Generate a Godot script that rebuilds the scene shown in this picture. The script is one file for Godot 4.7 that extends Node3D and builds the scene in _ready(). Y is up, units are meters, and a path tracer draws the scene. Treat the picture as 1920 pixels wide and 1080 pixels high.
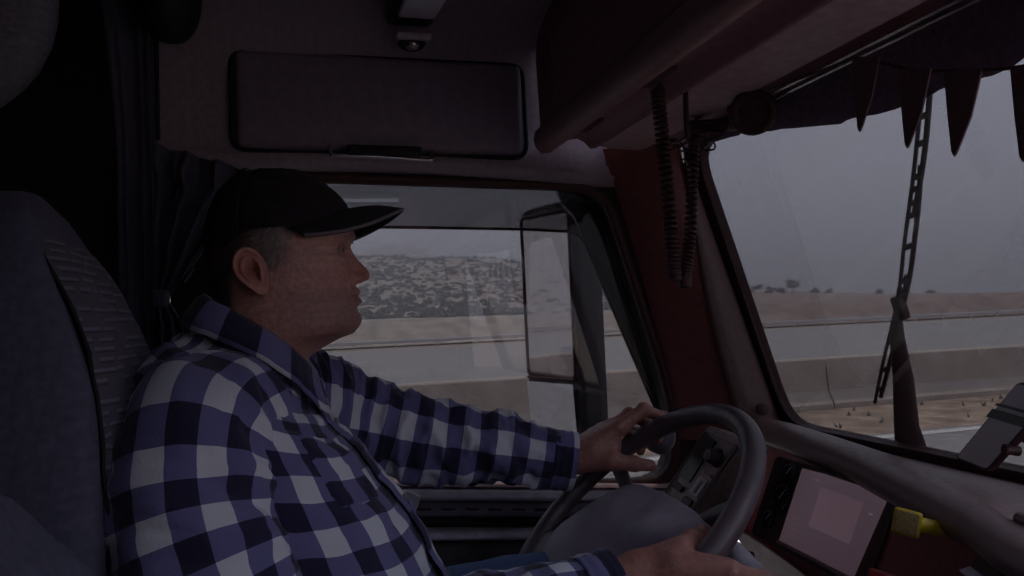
extends Node3D
# A truck cab seen from the passenger side: +x is the way the truck drives, -z the driver's side, y up, metres.
const EYE := 2.5
var rng := RandomNumberGenerator.new()
var noise := FastNoiseLite.new()
var fine := FastNoiseLite.new()
var used := {}
var M := {}
var LABELS := {}

# ---------------------------------------------------------------- helpers
func V(x: float, y: float, z: float) -> Vector3:
	return Vector3(x, y + EYE, z)

func numbered(called: String) -> String:
	if not used.has(called):
		used[called] = 0
		return called
	used[called] += 1
	return "%s_%03d" % [called, used[called]]

func tag(o: Node, label: String, category: String, group := "", kind := "") -> Node:
	if label != "": o.set_meta("label", label)
	if category != "": o.set_meta("category", category)
	if group != "": o.set_meta("group", group)
	if kind != "": o.set_meta("kind", kind)
	return o

func thing(called: String, at: Vector3, label: String, category: String, group := "") -> Node3D:
	var o := Node3D.new()
	o.name = numbered(called)
	o.position = at
	add_child(o)
	tag(o, label, category, group)
	return o

func begin() -> SurfaceTool:
	var s := SurfaceTool.new()
	s.begin(Mesh.PRIMITIVE_TRIANGLES)
	return s

# commits a SurfaceTool of vertices in world coordinates as one named mesh
func build(called: String, st: SurfaceTool, m: Material, parent: Node = null, flat := false) -> MeshInstance3D:
	st.generate_normals()
	var o := MeshInstance3D.new()
	o.mesh = st.commit()
	o.material_override = m
	if parent == null:
		o.name = numbered(called)
		add_child(o)
	else:
		o.name = called
		parent.add_child(o, true)
		if parent.get_parent() == self and not parent is MeshInstance3D:
			o.position = -parent.position
	return o

func struct(called: String, st: SurfaceTool, m: Material) -> MeshInstance3D:
	var o := build(called, st, m)
	o.set_meta("kind", "structure")
	return o

func tri(st: SurfaceTool, a: Vector3, b: Vector3, c: Vector3) -> void:
	st.set_uv(Vector2(a.x + a.z, a.y)); st.add_vertex(a)
	st.set_uv(Vector2(b.x + b.z, b.y)); st.add_vertex(b)
	st.set_uv(Vector2(c.x + c.z, c.y)); st.add_vertex(c)

func quad(st: SurfaceTool, a: Vector3, b: Vector3, c: Vector3, d: Vector3) -> void:
	tri(st, a, b, c)
	tri(st, a, c, d)

# rows of points joined to a surface; uv and colour rows are optional
func sheet(st: SurfaceTool, rows: Array, close := false, uvs: Array = [], cols: Array = [], flip := false) -> void:
	for i in rows.size() - 1:
		var n: int = rows[i].size()
		for j in (n if close else n - 1):
			var k := (j + 1) % n
			var q := [[i, j], [i, k], [i + 1, k], [i, j], [i + 1, k], [i + 1, j]]
			if flip: q = [[i, j], [i + 1, k], [i, k], [i, j], [i + 1, j], [i + 1, k]]
			for c in q:
				if cols.size(): st.set_color(cols[c[0]][c[1]])
				if uvs.size():
					var uv: Vector2 = uvs[c[0]][c[1]]
					st.set_uv(uv)
				else:
					st.set_uv(Vector2(float(c[1]) / n, float(c[0]) / rows.size()))
				st.add_vertex(rows[c[0]][c[1]])

func fan(st: SurfaceTool, ring: PackedVector3Array, flip := false) -> void:
	var c := Vector3.ZERO
	st.set_smooth_group(-1)
	for p in ring: c += p
	c /= ring.size()
	for j in ring.size():
		var k := (j + 1) % ring.size()
		if flip: tri(st, c, ring[k], ring[j])
		else: tri(st, c, ring[j], ring[k])
	st.set_smooth_group(0)

# a box with rounded edges; b turns and moves it
func rbox(st: SurfaceTool, b: Transform3D, size: Vector3, r := 0.004, n := 2) -> void:
	var h := size / 2.0
	r = minf(r, minf(h.x, minf(h.y, h.z)) * 0.98)
	for f in 6:
		var ax := f / 2
		var s := 1.0 if f % 2 == 0 else -1.0
		var u := (ax + 1) % 3
		var v := (ax + 2) % 3
		var cu := []
		var cv := []
		for i in n + 1:
			cu.append(-h[u] + r * i / n); cv.append(-h[v] + r * i / n)
		for i in n + 1:
			cu.append(h[u] - r + r * i / n); cv.append(h[v] - r + r * i / n)
		var rows := []
		for a in cu:
			var row := PackedVector3Array()
			for c in cv:
				var p := Vector3.ZERO
				p[ax] = s * h[ax]; p[u] = a; p[v] = c
				var q := p.clamp(-h + Vector3.ONE * r, h - Vector3.ONE * r)
				row.append(b * (q + (p - q).normalized() * r))
			rows.append(row)
		sheet(st, rows, false, [], [], s < 0)

func at(p: Vector3, rx := 0.0, ry := 0.0, rz := 0.0) -> Transform3D:
	return Transform3D(Basis.from_euler(Vector3(deg_to_rad(rx), deg_to_rad(ry), deg_to_rad(rz))), p)

func spline(pts: Array, n: int) -> PackedVector3Array:
	var out := PackedVector3Array()
	var m := pts.size()
	for i in n + 1:
		var t := float(i) / n * (m - 1)
		var k := mini(int(t), m - 2)
		var a: Vector3 = pts[maxi(k - 1, 0)]
		var d: Vector3 = pts[mini(k + 2, m - 1)]
		var p1: Vector3 = pts[k]
		var p2: Vector3 = pts[k + 1]
		out.append(p1.cubic_interpolate(p2, a, d, t - k))
	return out

func lerp_list(xs: Array, ys: Array, x: float) -> float:
	if x <= xs[0]: return ys[0]
	for i in xs.size() - 1:
		if x <= xs[i + 1]:
			var t: float = (x - xs[i]) / (xs[i + 1] - xs[i])
			var y0: float = ys[i - 1] if i > 0 else ys[i]
			var y3: float = ys[i + 2] if i + 2 < ys.size() else ys[i + 1]
			# gentle cubic through the points
			var a: float = ys[i]
			var b: float = ys[i + 1]
			return lerpf(lerpf(a, b, t), cubic_interpolate(a, b, y0, y3, t), 0.7)
	return ys[-1]

func frames(path: PackedVector3Array) -> Array:
	var out := []
	var up := Vector3.UP
	for i in path.size():
		var t := (path[mini(i + 1, path.size() - 1)] - path[maxi(i - 1, 0)]).normalized()
		if i == 0 and absf(t.y) > 0.9: up = Vector3(0, 0, 1)
		var side := t.cross(up).normalized()
		up = side.cross(t).normalized()
		out.append([t, side, up])
	return out

func tube(st: SurfaceTool, path: PackedVector3Array, radii, sides := 8, caps := true) -> void:
	var fr := frames(path)
	var rows := []
	for i in path.size():
		var r: float = radii if radii is float else radii[i]
		var row := PackedVector3Array()
		for j in sides:
			var a := TAU * j / sides
			row.append(path[i] + (fr[i][1] * cos(a) + fr[i][2] * sin(a)) * r)
		rows.append(row)
	sheet(st, rows, true)
	if caps:
		fan(st, rows[0], true)
		fan(st, rows[-1])

func bar(st: SurfaceTool, a: Vector3, b: Vector3, r: float, sides := 10) -> void:
	tube(st, PackedVector3Array([a, a.lerp(b, 0.5), b]), r, sides)

# turned shape: profile of (distance along axis, radius)
func lathe(st: SurfaceTool, o: Vector3, axis: Vector3, prof: Array, sides := 24) -> void:
	axis = axis.normalized()
	var s := axis.cross(Vector3(0, 0, 1) if absf(axis.z) < 0.9 else Vector3.UP).normalized()
	var u := s.cross(axis)
	var rows := []
	for p in prof:
		var row := PackedVector3Array()
		for j in sides:
			var a := TAU * j / sides
			row.append(o + axis * p[0] + (s * cos(a) + u * sin(a)) * p[1])
		rows.append(row)
	sheet(st, rows, true)
	fan(st, rows[0], true)
	fan(st, rows[-1])

# closed loop of points, each corner rounded by r
func rounded(pts: Array, r: float, per := 5) -> PackedVector3Array:
	var out := PackedVector3Array()
	var n := pts.size()
	for i in n:
		var p: Vector3 = pts[i]
		var a: Vector3 = pts[(i + n - 1) % n]
		var b: Vector3 = pts[(i + 1) % n]
		var da := minf(r, p.distance_to(a) * 0.45)
		var db := minf(r, p.distance_to(b) * 0.45)
		var q0 := p + (a - p).normalized() * da
		var q1 := p + (b - p).normalized() * db
		for k in per + 1:
			var t := float(k) / per
			out.append(q0.lerp(p, t).lerp(p.lerp(q1, t), t))
	return out

# a plate: loop moved along d, with both faces
func plate(st: SurfaceTool, loop: PackedVector3Array, d: Vector3, bevel := 0.0) -> void:
	var c := Vector3.ZERO
	for p in loop: c += p
	c /= loop.size()
	var rows := []
	var steps := [[0.0, bevel], [minf(0.25, 1.0), 0.0], [0.75, 0.0], [1.0, bevel]] if bevel > 0.0 else [[0.0, 0.0], [1.0, 0.0]]
	for s in steps:
		var row := PackedVector3Array()
		for p in loop:
			row.append(p + d * s[0] + (c - p).normalized() * s[1])
		rows.append(row)
	st.set_smooth_group(-1)
	sheet(st, rows, true)
	fan(st, rows[0], true)
	fan(st, rows[-1])

# a ring between two loops of as many points, with thickness d
func ring(st: SurfaceTool, outer: PackedVector3Array, inner: PackedVector3Array, d: Vector3) -> void:
	var o2 := PackedVector3Array()
	var i2 := PackedVector3Array()
	for p in outer: o2.append(p + d)
	for p in inner: i2.append(p + d)
	st.set_smooth_group(-1)
	sheet(st, [outer, inner, i2, o2, outer], true)
	st.set_smooth_group(0)

# ---------------------------------------------------------------- materials
func mix_noise(freq: float, lo: float, hi: float, sd: int, size := 256, normal := 0.0, kind := FastNoiseLite.TYPE_SIMPLEX_SMOOTH, oct := 4) -> NoiseTexture2D:
	var t := NoiseTexture2D.new()
	var n := FastNoiseLite.new()
	n.noise_type = kind
	n.frequency = freq
	n.seed = sd
	n.fractal_octaves = oct
	t.width = size; t.height = size
	t.seamless = true
	t.noise = n
	if normal > 0.0:
		t.as_normal_map = true
		t.bump_strength = normal
	else:
		var g := Gradient.new()
		g.set_color(0, Color(lo, lo, lo)); g.set_color(1, Color(hi, hi, hi))
		t.color_ramp = g
	return t

func mat(key: String, lin: Color, rough := 0.7, o := {}) -> StandardMaterial3D:
	var m := StandardMaterial3D.new()
	m.resource_name = key
	m.albedo_color = lin.linear_to_srgb()
	m.albedo_color.a = lin.a
	m.roughness = rough
	m.metallic = o.get("metal", 0.0)
	m.metallic_specular = o.get("spec", 0.5)
	if o.has("tex"): m.albedo_texture = o.tex
	if o.has("normal"):
		m.normal_enabled = true
		m.normal_texture = o.normal
		m.normal_scale = o.get("depth", 0.5)
	if o.has("rtex"): m.roughness_texture = o.rtex
	if o.has("scale"):
		m.uv1_triplanar = true
		m.uv1_world_triplanar = true
		m.uv1_scale = Vector3.ONE * float(o.scale)
	if o.has("uv"): m.uv1_scale = Vector3(o.uv.x, o.uv.y, 1)
	if o.get("vertex", false): m.vertex_color_use_as_albedo = true
	if lin.a < 1.0: m.transparency = BaseMaterial3D.TRANSPARENCY_ALPHA
	if o.has("rim"):
		m.rim_enabled = true
		m.rim = o.rim
		m.rim_tint = 0.5
	if o.has("coat"):
		m.clearcoat_enabled = true
		m.clearcoat = o.coat
		m.clearcoat_roughness = 0.2
	if o.has("sss"):
		m.subsurf_scatter_enabled = true
		m.subsurf_scatter_strength = o.sss
	if o.has("back"):
		m.backlight_enabled = true
		m.backlight = o.back
	m.cull_mode = BaseMaterial3D.CULL_DISABLED
	M[key] = m
	return m

func plaid() -> ImageTexture:
	var n := 512
	var im := Image.create(n, n, false, Image.FORMAT_RGB8)
	var r := RandomNumberGenerator.new()
	r.seed = 5
	var white := Color(0.60, 0.61, 0.67)
	var mid := Color(0.115, 0.108, 0.265)
	var navy := Color(0.016, 0.013, 0.045)
	for y in n:
		for x in n:
			var u := float(x) / n * 2.0
			var v := float(y) / n * 2.0
			var du := fposmod(u, 2.0) > 1.0
			var dv := fposmod(v, 2.0) > 1.0
			# crossing yarns: twill lines show the two dyed sets in the half-tone squares
			var tw := float((x + y) % 6) / 6.0
			var c := white
			if du and dv: c = navy
			elif du or dv: c = mid.lerp(white, 0.10 if tw < 0.4 else 0.0).lerp(navy, 0.14 if tw > 0.7 else 0.0)
			var k := 0.94 + 0.06 * r.randf() + 0.04 * sin(x * 1.57) * sin(y * 1.57)
			c = Color(c.r * k, c.g * k, c.b * k)
			im.set_pixel(x, y, c.linear_to_srgb())
	im.generate_mipmaps()
	return ImageTexture.create_from_image(im)

func cloth_bump() -> ImageTexture:
	var n := 256
	var im := Image.create(n, n, false, Image.FORMAT_RGB8)
	var r := RandomNumberGenerator.new()
	r.seed = 9
	for y in n:
		for x in n:
			var h := 0.5 + 0.25 * sin(TAU * x / 4.0) * sin(TAU * y / 4.0) + 0.2 * r.randf()
			im.set_pixel(x, y, Color(h, h, h))
	im.bump_map_to_normal_map(2.0)
	return ImageTexture.create_from_image(im)

# fine creases and weave of washed cotton
func crumple() -> ImageTexture:
	var n := 512
	var im := Image.create(n, n, false, Image.FORMAT_RGB8)
	var a := FastNoiseLite.new()
	a.noise_type = FastNoiseLite.TYPE_SIMPLEX_SMOOTH
	a.frequency = 0.012
	a.fractal_octaves = 4
	a.seed = 61
	for y in n:
		for x in n:
			# wraps by walking round two circles
			var u := TAU * x / n
			var v := TAU * y / n
			var r := 1.0 - absf(a.get_noise_3d(cos(u) * 82 + sin(v) * 60, sin(u) * 82 + cos(v) * 60, cos(v) * 40 - sin(u) * 30))
			var h := 0.5 * r * r + 0.05 * float((x + y) % 4) / 4.0
			im.set_pixel(x, y, Color(h, h, h))
	im.bump_map_to_normal_map(7.0)
	return ImageTexture.create_from_image(im)

# short woven dashes in staggered rows, as on the seat's centre panel
func seat_weave(normal: bool) -> ImageTexture:
	var n := 512
	var im := Image.create(n, n, false, Image.FORMAT_RGB8)
	im.fill(Color(0.62, 0.62, 0.62))
	var r := RandomNumberGenerator.new()
	r.seed = 31
	for row in 40:
		var y := row * 512 / 40
		var x := -r.randi_range(0, 60)
		while x < n:
			var l := r.randi_range(24, 64)
			if r.randf() < 0.75:
				im.fill_rect(Rect2i(x, y + 3 + r.randi_range(-1, 1), l, 4), Color(0.85, 0.85, 0.86))
				im.fill_rect(Rect2i(x, y + 8, l, 2), Color(0.45, 0.45, 0.45))
			x += l + r.randi_range(6, 16)
	if normal: im.bump_map_to_normal_map(3.0)
	return ImageTexture.create_from_image(im)

func make_materials() -> void:
	var grain := mix_noise(0.12, 0, 1, 2, 256, 3.0, FastNoiseLite.TYPE_CELLULAR, 2)
	var mottle := mix_noise(0.012, 0.72, 1.0, 3, 512)
	var soft := mix_noise(0.008, 0.86, 1.0, 8, 512)
	var scuff := mix_noise(0.03, 0.55, 1.0, 14, 256)
	var cloth := cloth_bump()
	var gr := {"normal": grain, "depth": 0.10, "scale": 9.0, "tex": soft, "rtex": scuff}
	mat("black_plastic", Color(0.045, 0.030, 0.040), 0.7, gr)
	mat("pale_vinyl", Color(0.48, 0.44, 0.44), 0.8, gr)
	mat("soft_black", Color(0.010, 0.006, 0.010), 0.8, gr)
	mat("grey_plastic", Color(0.62, 0.57, 0.66), 0.6, gr)
	mat("door_plastic", Color(0.20, 0.175, 0.22), 0.65, gr)
	mat("lining", Color(0.40, 0.33, 0.39), 0.9, {"normal": cloth, "depth": 0.12, "scale": 14.0, "tex": soft})
	mat("lining_panel", Color(0.27, 0.22, 0.30), 0.75, gr)
	mat("cabinet", Color(0.34, 0.17, 0.18), 0.7, gr)
	mat("cabinet_dark", Color(0.30, 0.13, 0.15), 0.75, gr)
	mat("shelf", Color(0.66, 0.45, 0.46), 0.6, gr)
	mat("pillar", Color(0.28, 0.088, 0.084), 0.8, gr)
	mat("pillar_trim", Color(0.17, 0.085, 0.08), 0.65, gr)
	mat("dash", Color(0.25, 0.15, 0.145), 0.55, gr)
	mat("dash_face", Color(0.42, 0.075, 0.072), 0.7, gr)
	mat("rubber", Color(0.075, 0.022, 0.026), 0.75, gr)
	mat("wheel_rim", Color(0.13, 0.095, 0.11), 0.55, gr)
	mat("hub", Color(0.50, 0.43, 0.53), 0.6, gr)
	mat("panel_silver", Color(0.36, 0.27, 0.27), 0.45, {"scale": 9.0, "tex": mottle, "normal": grain, "depth": 0.15, "metal": 0.3})
	mat("dark_glass", Color(0.012, 0.008, 0.009), 0.35)
	mat("chrome", Color(0.6, 0.58, 0.6), 0.18, {"metal": 1.0, "rtex": scuff, "scale": 9.0})
	mat("lens", Color(0.75, 0.74, 0.85), 0.2)
	mat("yellow", Color(0.80, 0.60, 0.02), 0.4, {"scale": 8.0, "tex": mottle})
	mat("yellow_face", Color(0.55, 0.40, 0.16), 0.45, {"scale": 30.0, "tex": scuff})
	mat("red", Color(0.45, 0.03, 0.04), 0.35, {"scale": 8.0, "tex": mottle})
	mat("curtain", Color(0.115, 0.11, 0.17), 0.9, {"normal": cloth, "depth": 0.4, "scale": 10.0, "tex": mottle, "rim": 0.3})
	mat("sleeper", Color(0.30, 0.29, 0.35), 0.9, {"normal": cloth, "depth": 0.4, "scale": 10.0, "tex": mottle})
	mat("seat_side", Color(0.105, 0.105, 0.165), 0.85, {"normal": cloth, "depth": 0.5, "scale": 12.0, "tex": mottle, "rim": 0.3})
	mat("seat_panel", Color(0.24, 0.22, 0.30), 0.9, {"normal": seat_weave(true), "depth": 0.6, "tex": seat_weave(false), "rim": 0.3})
	mat("piping", Color(0.012, 0.011, 0.016), 0.8, {"scale": 20.0, "tex": scuff})
	mat("shirt", Color(1, 1, 1), 0.95, {"tex": plaid(), "rim": 0.25, "normal": crumple(), "depth": 0.7})
	mat("button", Color(0.25, 0.24, 0.30), 0.3, {"scale": 60.0, "tex": scuff})
	mat("tshirt", Color(0.22, 0.19, 0.18), 0.95, {"normal": cloth, "depth": 0.5, "scale": 16.0, "tex": mix_noise(0.2, 0.6, 1.0, 22)})
	mat("jeans", Color(0.12, 0.21, 0.44), 0.95, {"normal": cloth, "depth": 0.7, "scale": 14.0, "tex": mix_noise(0.15, 0.65, 1.0, 23), "rim": 0.2})
	mat("cap", Color(0.014, 0.009, 0.014), 0.95, {"normal": cloth, "depth": 0.6, "scale": 16.0, "tex": mix_noise(0.05, 0.6, 1.0, 24), "rim": 0.2})
	mat("nail", Color(0.52, 0.29, 0.25), 0.3)
	mat("stitch_dark", Color(0.035, 0.025, 0.034), 0.9)
	mat("stitch", Color(0.16, 0.13, 0.15), 0.9)
	mat("skin", Color(1, 1, 1), 0.46, {"vertex": true, "sss": 0.05, "normal": mix_noise(0.09, 0, 1, 25, 256, 2.5), "depth": 0.8, "scale": 14.0, "tex": mix_noise(0.03, 0.74, 1.0, 26)})
	mat("eye_white", Color(0.30, 0.27, 0.27), 0.2)
	mat("iris", Color(0.03, 0.03, 0.035), 0.1)
	mat("hair", Color(1, 1, 1), 0.6, {"vertex": true})
	mat("glass", Color(0.006, 0.006, 0.008, 0.60), 0.0)  # tint added to dim the outdoors against the cab interior
	mat("clear_glass", Color(0.9, 0.9, 0.95, 0.03), 0.0)
	mat("smoked", Color(0.10, 0.08, 0.13, 0.50), 0.08)
	mat("smoked_dark", Color(0.055, 0.035, 0.035, 0.90), 0.12)
	mat("mirror", Color(0.80, 0.80, 0.84), 0.03, {"metal": 1.0})
	var sp := mix_noise(0.35, 0, 1, 41, 256, 0.0, FastNoiseLite.TYPE_CELLULAR, 1)
	var g := Gradient.new()
	g.offsets = PackedFloat32Array([0.0, 0.16, 0.30, 1.0])
	g.colors = PackedColorArray([Color(0.25, 0.2, 0.28), Color(0.5, 0.45, 0.55), Color(0.95, 0.9, 1.0), Color(0.72, 0.64, 0.76)])
	sp.color_ramp = g
	mat("wet_housing", Color(0.82, 0.74, 0.88), 0.4, {"tex": sp, "scale": 1.7})
	mat("housing", Color(0.05, 0.04, 0.05), 0.5, gr)
	mat("valance", Color(0.26, 0.19, 0.27), 0.9, {"normal": cloth, "depth": 0.4, "scale": 10.0, "tex": mottle, "back": Color(0.10, 0.08, 0.11)})
	mat("pennant", Color(0.22, 0.12, 0.15), 0.9, {"normal": cloth, "depth": 0.4, "scale": 16.0, "tex": mottle, "back": Color(0.05, 0.03, 0.04)})
	mat("wiper", Color(0.10, 0.035, 0.045), 0.6, gr)
	mat("phone_glass", Color(0.50, 0.45, 0.52), 0.12, {"coat": 0.6})
	# outdoors
	mat("ground", Color(0.46, 0.34, 0.265), 1.0, {"scale": 0.05, "tex": mix_noise(0.02, 0.55, 1.0, 50, 1024, 0.0, FastNoiseLite.TYPE_SIMPLEX_SMOOTH, 6)})
	mat("hill", Color(0.50, 0.43, 0.38), 1.0, {"vertex": true, "scale": 0.012, "tex": mix_noise(0.03, 0.6, 1.0, 51, 1024, 0.0, FastNoiseLite.TYPE_SIMPLEX_SMOOTH, 7)})
	mat("asphalt", Color(0.30, 0.29, 0.30), 0.9, {"scale": 0.1, "tex": mix_noise(0.03, 0.75, 1.0, 52, 1024, 0.0, FastNoiseLite.TYPE_SIMPLEX_SMOOTH, 6)})
	mat("paint", Color(0.8, 0.8, 0.8), 0.7, {"scale": 0.6, "tex": mix_noise(0.08, 0.6, 1.0, 53)})
	mat("concrete", Color(0.52, 0.44, 0.385), 0.9, {"scale": 0.35, "tex": mix_noise(0.006, 0.86, 1.0, 54, 512, 0.0, FastNoiseLite.TYPE_SIMPLEX_SMOOTH, 6), "normal": mix_noise(0.08, 0, 1, 55, 256, 3.0), "depth": 0.4})
	mat("steel", Color(0.75, 0.75, 0.77), 0.5, { "scale": 0.8, "tex": mottle})
	mat("bush", Color(0.24, 0.235, 0.21), 1.0, {"vertex": true})
	mat("tree_leaf", Color(0.075, 0.060, 0.058), 1.0, {"vertex": true})
	mat("trunk", Color(0.09, 0.06, 0.045), 0.95, {"scale": 2.0, "tex": mottle})

# ---------------------------------------------------------------- the scene
func _ready() -> void:
	var cam := Camera3D.new()
	cam.name = "camera"
	cam.transform = Transform3D(Basis(Vector3(0.96645464, -0.04292987, 0.25322413), Vector3(0.03195088, 0.99836898, 0.04731293), Vector3(-0.25484226, -0.03763507, 0.96624998)).orthonormalized(), Vector3(0, EYE, 0))
	cam.fov = 40.85
	cam.near = 0.02
	cam.far = 6000.0
	add_child(cam)
	cam.current = true
	var env := Environment.new()
	env.background_mode = Environment.BG_SKY
	var sky := Sky.new()
	var sm := ProceduralSkyMaterial.new()
	sm.sky_top_color = Color(0.85, 0.88, 0.98)
	sm.sky_horizon_color = Color(0.90, 0.91, 0.985)
	sm.sky_curve = 0.25
	sm.sky_energy_multiplier = 1.0
	sm.ground_bottom_color = Color(0.5, 0.46, 0.44)
	sm.ground_horizon_color = Color(0.86, 0.84, 0.86)
	sky.sky_material = sm
	env.sky = sky
	env.tonemap_mode = Environment.TONE_MAPPER_LINEAR
	env.tonemap_exposure = 2.0
	env.sdfgi_enabled = true
	env.ssao_enabled = true
	env.ssil_enabled = true
	env.fog_enabled = true
	env.fog_density = 0.0026
	env.fog_light_color = Color(0.92, 0.92, 0.97)
	var we := WorldEnvironment.new()
	we.name = "world"
	we.environment = env
	add_child(we)
	var sun := DirectionalLight3D.new()
	sun.name = "sun"
	sun.light_energy = 1.0
	sun.light_angular_distance = 0.5
	sun.light_color = Color(1.0, 0.965, 0.91)
	sun.shadow_enabled = true
	add_child(sun)
	sun.look_at_from_position(Vector3(-12, 66, -14), Vector3.ZERO)
	noise.seed = 7
	noise.frequency = 0.05
	noise.fractal_octaves = 3
	fine.seed = 21
	fine.frequency = 0.05
	fine.fractal_octaves = 2
	make_materials()
	outside()
	cab()
	overhead()
	dashboard()
	steering_wheel()
	outside_fittings()
	seats()
	curtains()
	driver()

# ---------------------------------------------------------------- the place outside
func hill_height(x: float, z: float) -> float:
	var d := -z
	var wide := 26.0 * exp(-pow(maxf(x - 30.0, 0.0) / 108.0, 2.0)) * (1.0 - 0.25 * smoothstep(0.0, 1.0, -x / 500.0))
	var h := 2.8 + (wide - 2.8 + 1.8 * noise.get_noise_2d(x * 0.6, z * 0.6)) * smoothstep(98.0, 300.0, d) * (1.0 - 0.75 * smoothstep(330.0, 520.0, d))
	h += 42.0 * smoothstep(-75.0, -280.0, x) * smoothstep(98.0, 210.0, d)
	h += 66.0 * exp(-pow((x - 77.0) / 80.0, 2.0) - pow((d - 720.0) / 190.0, 2.0))
	h += 0.35 * fine.get_noise_2d(x * 2.0, z * 2.0)
	if d < 98.0: h = lerpf(0.15, 2.8 + 0.35 * fine.get_noise_2d(x * 2.0, z * 2.0), smoothstep(79.0, 90.0, d))
	return h

func outside() -> void:
	# ground: one sheet to the horizon
	var st := begin()
	quad(st, Vector3(-3000, -0.02, 1500), Vector3(4000, -0.02, 1500), Vector3(4000, -0.02, -3500), Vector3(-3000, -0.02, -3500))
	struct("ground", st, M.ground)
	st = begin()
	quad(st, Vector3(-900, 0.0, 6), Vector3(1800, 0.0, 6), Vector3(1800, 0.0, -12.5), Vector3(-900, 0.0, -12.5))
	struct("road", st, M.asphalt)
	st = begin()
	quad(st, Vector3(-900, 0.004, -24), Vector3(1800, 0.004, -24), Vector3(1800, 0.004, -73), Vector3(-900, 0.004, -73))
	struct("far_carriageway", st, M.asphalt)
	st = begin()
	quad(st, Vector3(-900, 0.002, -12.5), Vector3(1800, 0.002, -12.5), Vector3(1800, 0.002, -16.2), Vector3(-900, 0.002, -16.2))
	struct("median_shoulder", st, M.ground)
	for z in [-12.0, -27.0, -70.5]:
		st = begin()
		quad(st, Vector3(-600, 0.009, z), Vector3(1200, 0.009, z), Vector3(1200, 0.009, z - 0.3), Vector3(-600, 0.009, z - 0.3))
		struct("edge_line", st, M.paint)
	for z in [-3.0, -7.4, -39.0, -51.0, -60.0]:
		st = begin()
		for k in 60:
			var x := -150.0 + k * 9.0
			quad(st, Vector3(x, 0.009, z), Vector3(x + 4.5, 0.009, z), Vector3(x + 4.5, 0.009, z - 0.2), Vector3(x, 0.009, z - 0.2))
		struct("lane_line", st, M.paint)
	# the hillside beyond the far carriageway
	st = begin()
	var rows := []
	for i in 74:
		var d := 78.0 + 0.5 * i if i < 44 else 100.0 * pow(1.08, i - 44)
		var row := PackedVector3Array()
		for j in 150:
			var x := -700.0 + j * 10.0
			row.append(Vector3(x, hill_height(x, -d), -d))
		rows.append(row)
	var soil := []
	for r in rows:
		var cr := PackedColorArray()
		for p in r: cr.append(Color(1, 1, 1).lerp(Color(0.60, 0.47, 0.44), smoothstep(22.0, 60.0, p.x + 14.0 * noise.get_noise_2d(p.x * 3.0, p.z * 3.0)) * smoothstep(260.0, 110.0, -p.z)))
		soil.append(cr)
	sheet(st, rows, false, [], soil)
	struct("hillside_terrain", st, M.hill)
	# concrete wall between the carriageways, cast in lengths
	var wall := thing("median_barrier", Vector3(10, 0, -16.3), "long pale concrete barrier running along the near edge of the opposite carriageway", "barrier")
	var prof := [Vector2(0.36, 0.0), Vector2(0.36, 0.12), Vector2(0.17, 0.42), Vector2(0.11, 1.16), Vector2(0.08, 1.2), Vector2(-0.08, 1.2), Vector2(-0.11, 1.16), Vector2(-0.17, 0.42), Vector2(-0.36, 0.12), Vector2(-0.36, 0.0)]
	for k in 40:
		st = begin()
		var x0 := -60.0 + k * 6.0
		var ends := []
		for x in [x0 + 0.02, x0 + 0.05, x0 + 5.95, x0 + 5.98]:
			var row := PackedVector3Array()
			var q := 0.97 if x < x0 + 0.03 or x > x0 + 5.96 else 1.0
			for p in prof: row.append(Vector3(x, p.y * q, -16.3 + p.x * q))
			ends.append(row)
		st.set_smooth_group(-1)
		sheet(st, ends)
		fan(st, ends[0]); fan(st, ends[-1])
		build("barrier_segment", st, M.concrete, wall)
	# steel guard rail on the far side
	var rail := thing("guard_rail", Vector3(10, 0, -75), "thin steel guard rail along the foot of the far embankment", "guard rail")
	st = begin()
	rows = []
	for p in [Vector2(0.0, 0.78), Vector2(0.07, 0.72), Vector2(0.0, 0.62), Vector2(0.07, 0.52), Vector2(0.0, 0.46)]:
		rows.append(PackedVector3Array([Vector3(-150, p.y, -75 + p.x), Vector3(400, p.y, -75 + p.x)]))
	sheet(st, rows)
	build("beam", st, M.steel, rail)
	for k in 70:
		st = begin()
		rbox(st, at(Vector3(-40 + k * 4.0, 0.37, -75.12)), Vector3(0.12, 0.74, 0.12), 0.01, 1)
		build("post", st, M.steel, rail)
	plants()

func leafy(st: SurfaceTool, c: Vector3, r: Vector3, count: int, size: float, tone: Color) -> void:
	# small leaf-sized faces through an uneven volume
	for i in count:
		var d := Vector3(rng.randfn(), rng.randfn() * 0.8, rng.randfn()).normalized()
		var q := pow(rng.randf(), 0.45)
		var lump := 0.75 + 0.45 * fine.get_noise_3dv(d * 60.0 + c * 13.0)
		var p := c + d * r * q * lump
		if p.y < 0.02: p.y = 0.02 + rng.randf() * 0.2
		var a := Vector3(rng.randfn(), rng.randfn(), rng.randfn()).normalized() * size
		var b := a.cross(Vector3(rng.randfn(), rng.randfn(), rng.randfn())).normalized() * size * 0.7
		var k := rng.randf_range(0.75, 1.25)
		st.set_color(Color(tone.r * k, tone.g * k, tone.b * k))
		quad(st, p - a, p - b, p + a, p + b)

func bush_mesh(sd: int) -> Mesh:
	rng.seed = sd
	var st := begin()
	st.set_smooth_group(-1)
	for k in 4:
		var c := Vector3(rng.randf_range(-0.5, 0.5), rng.randf_range(0.35, 0.6), rng.randf_range(-0.5, 0.5))
		leafy(st, c, Vector3(0.6, 0.55, 0.6) * rng.randf_range(0.8, 1.15), 60, 0.14, Color(1, 1, 1) * rng.randf_range(0.8, 1.1))
	st.generate_normals()
	return st.commit()

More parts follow.
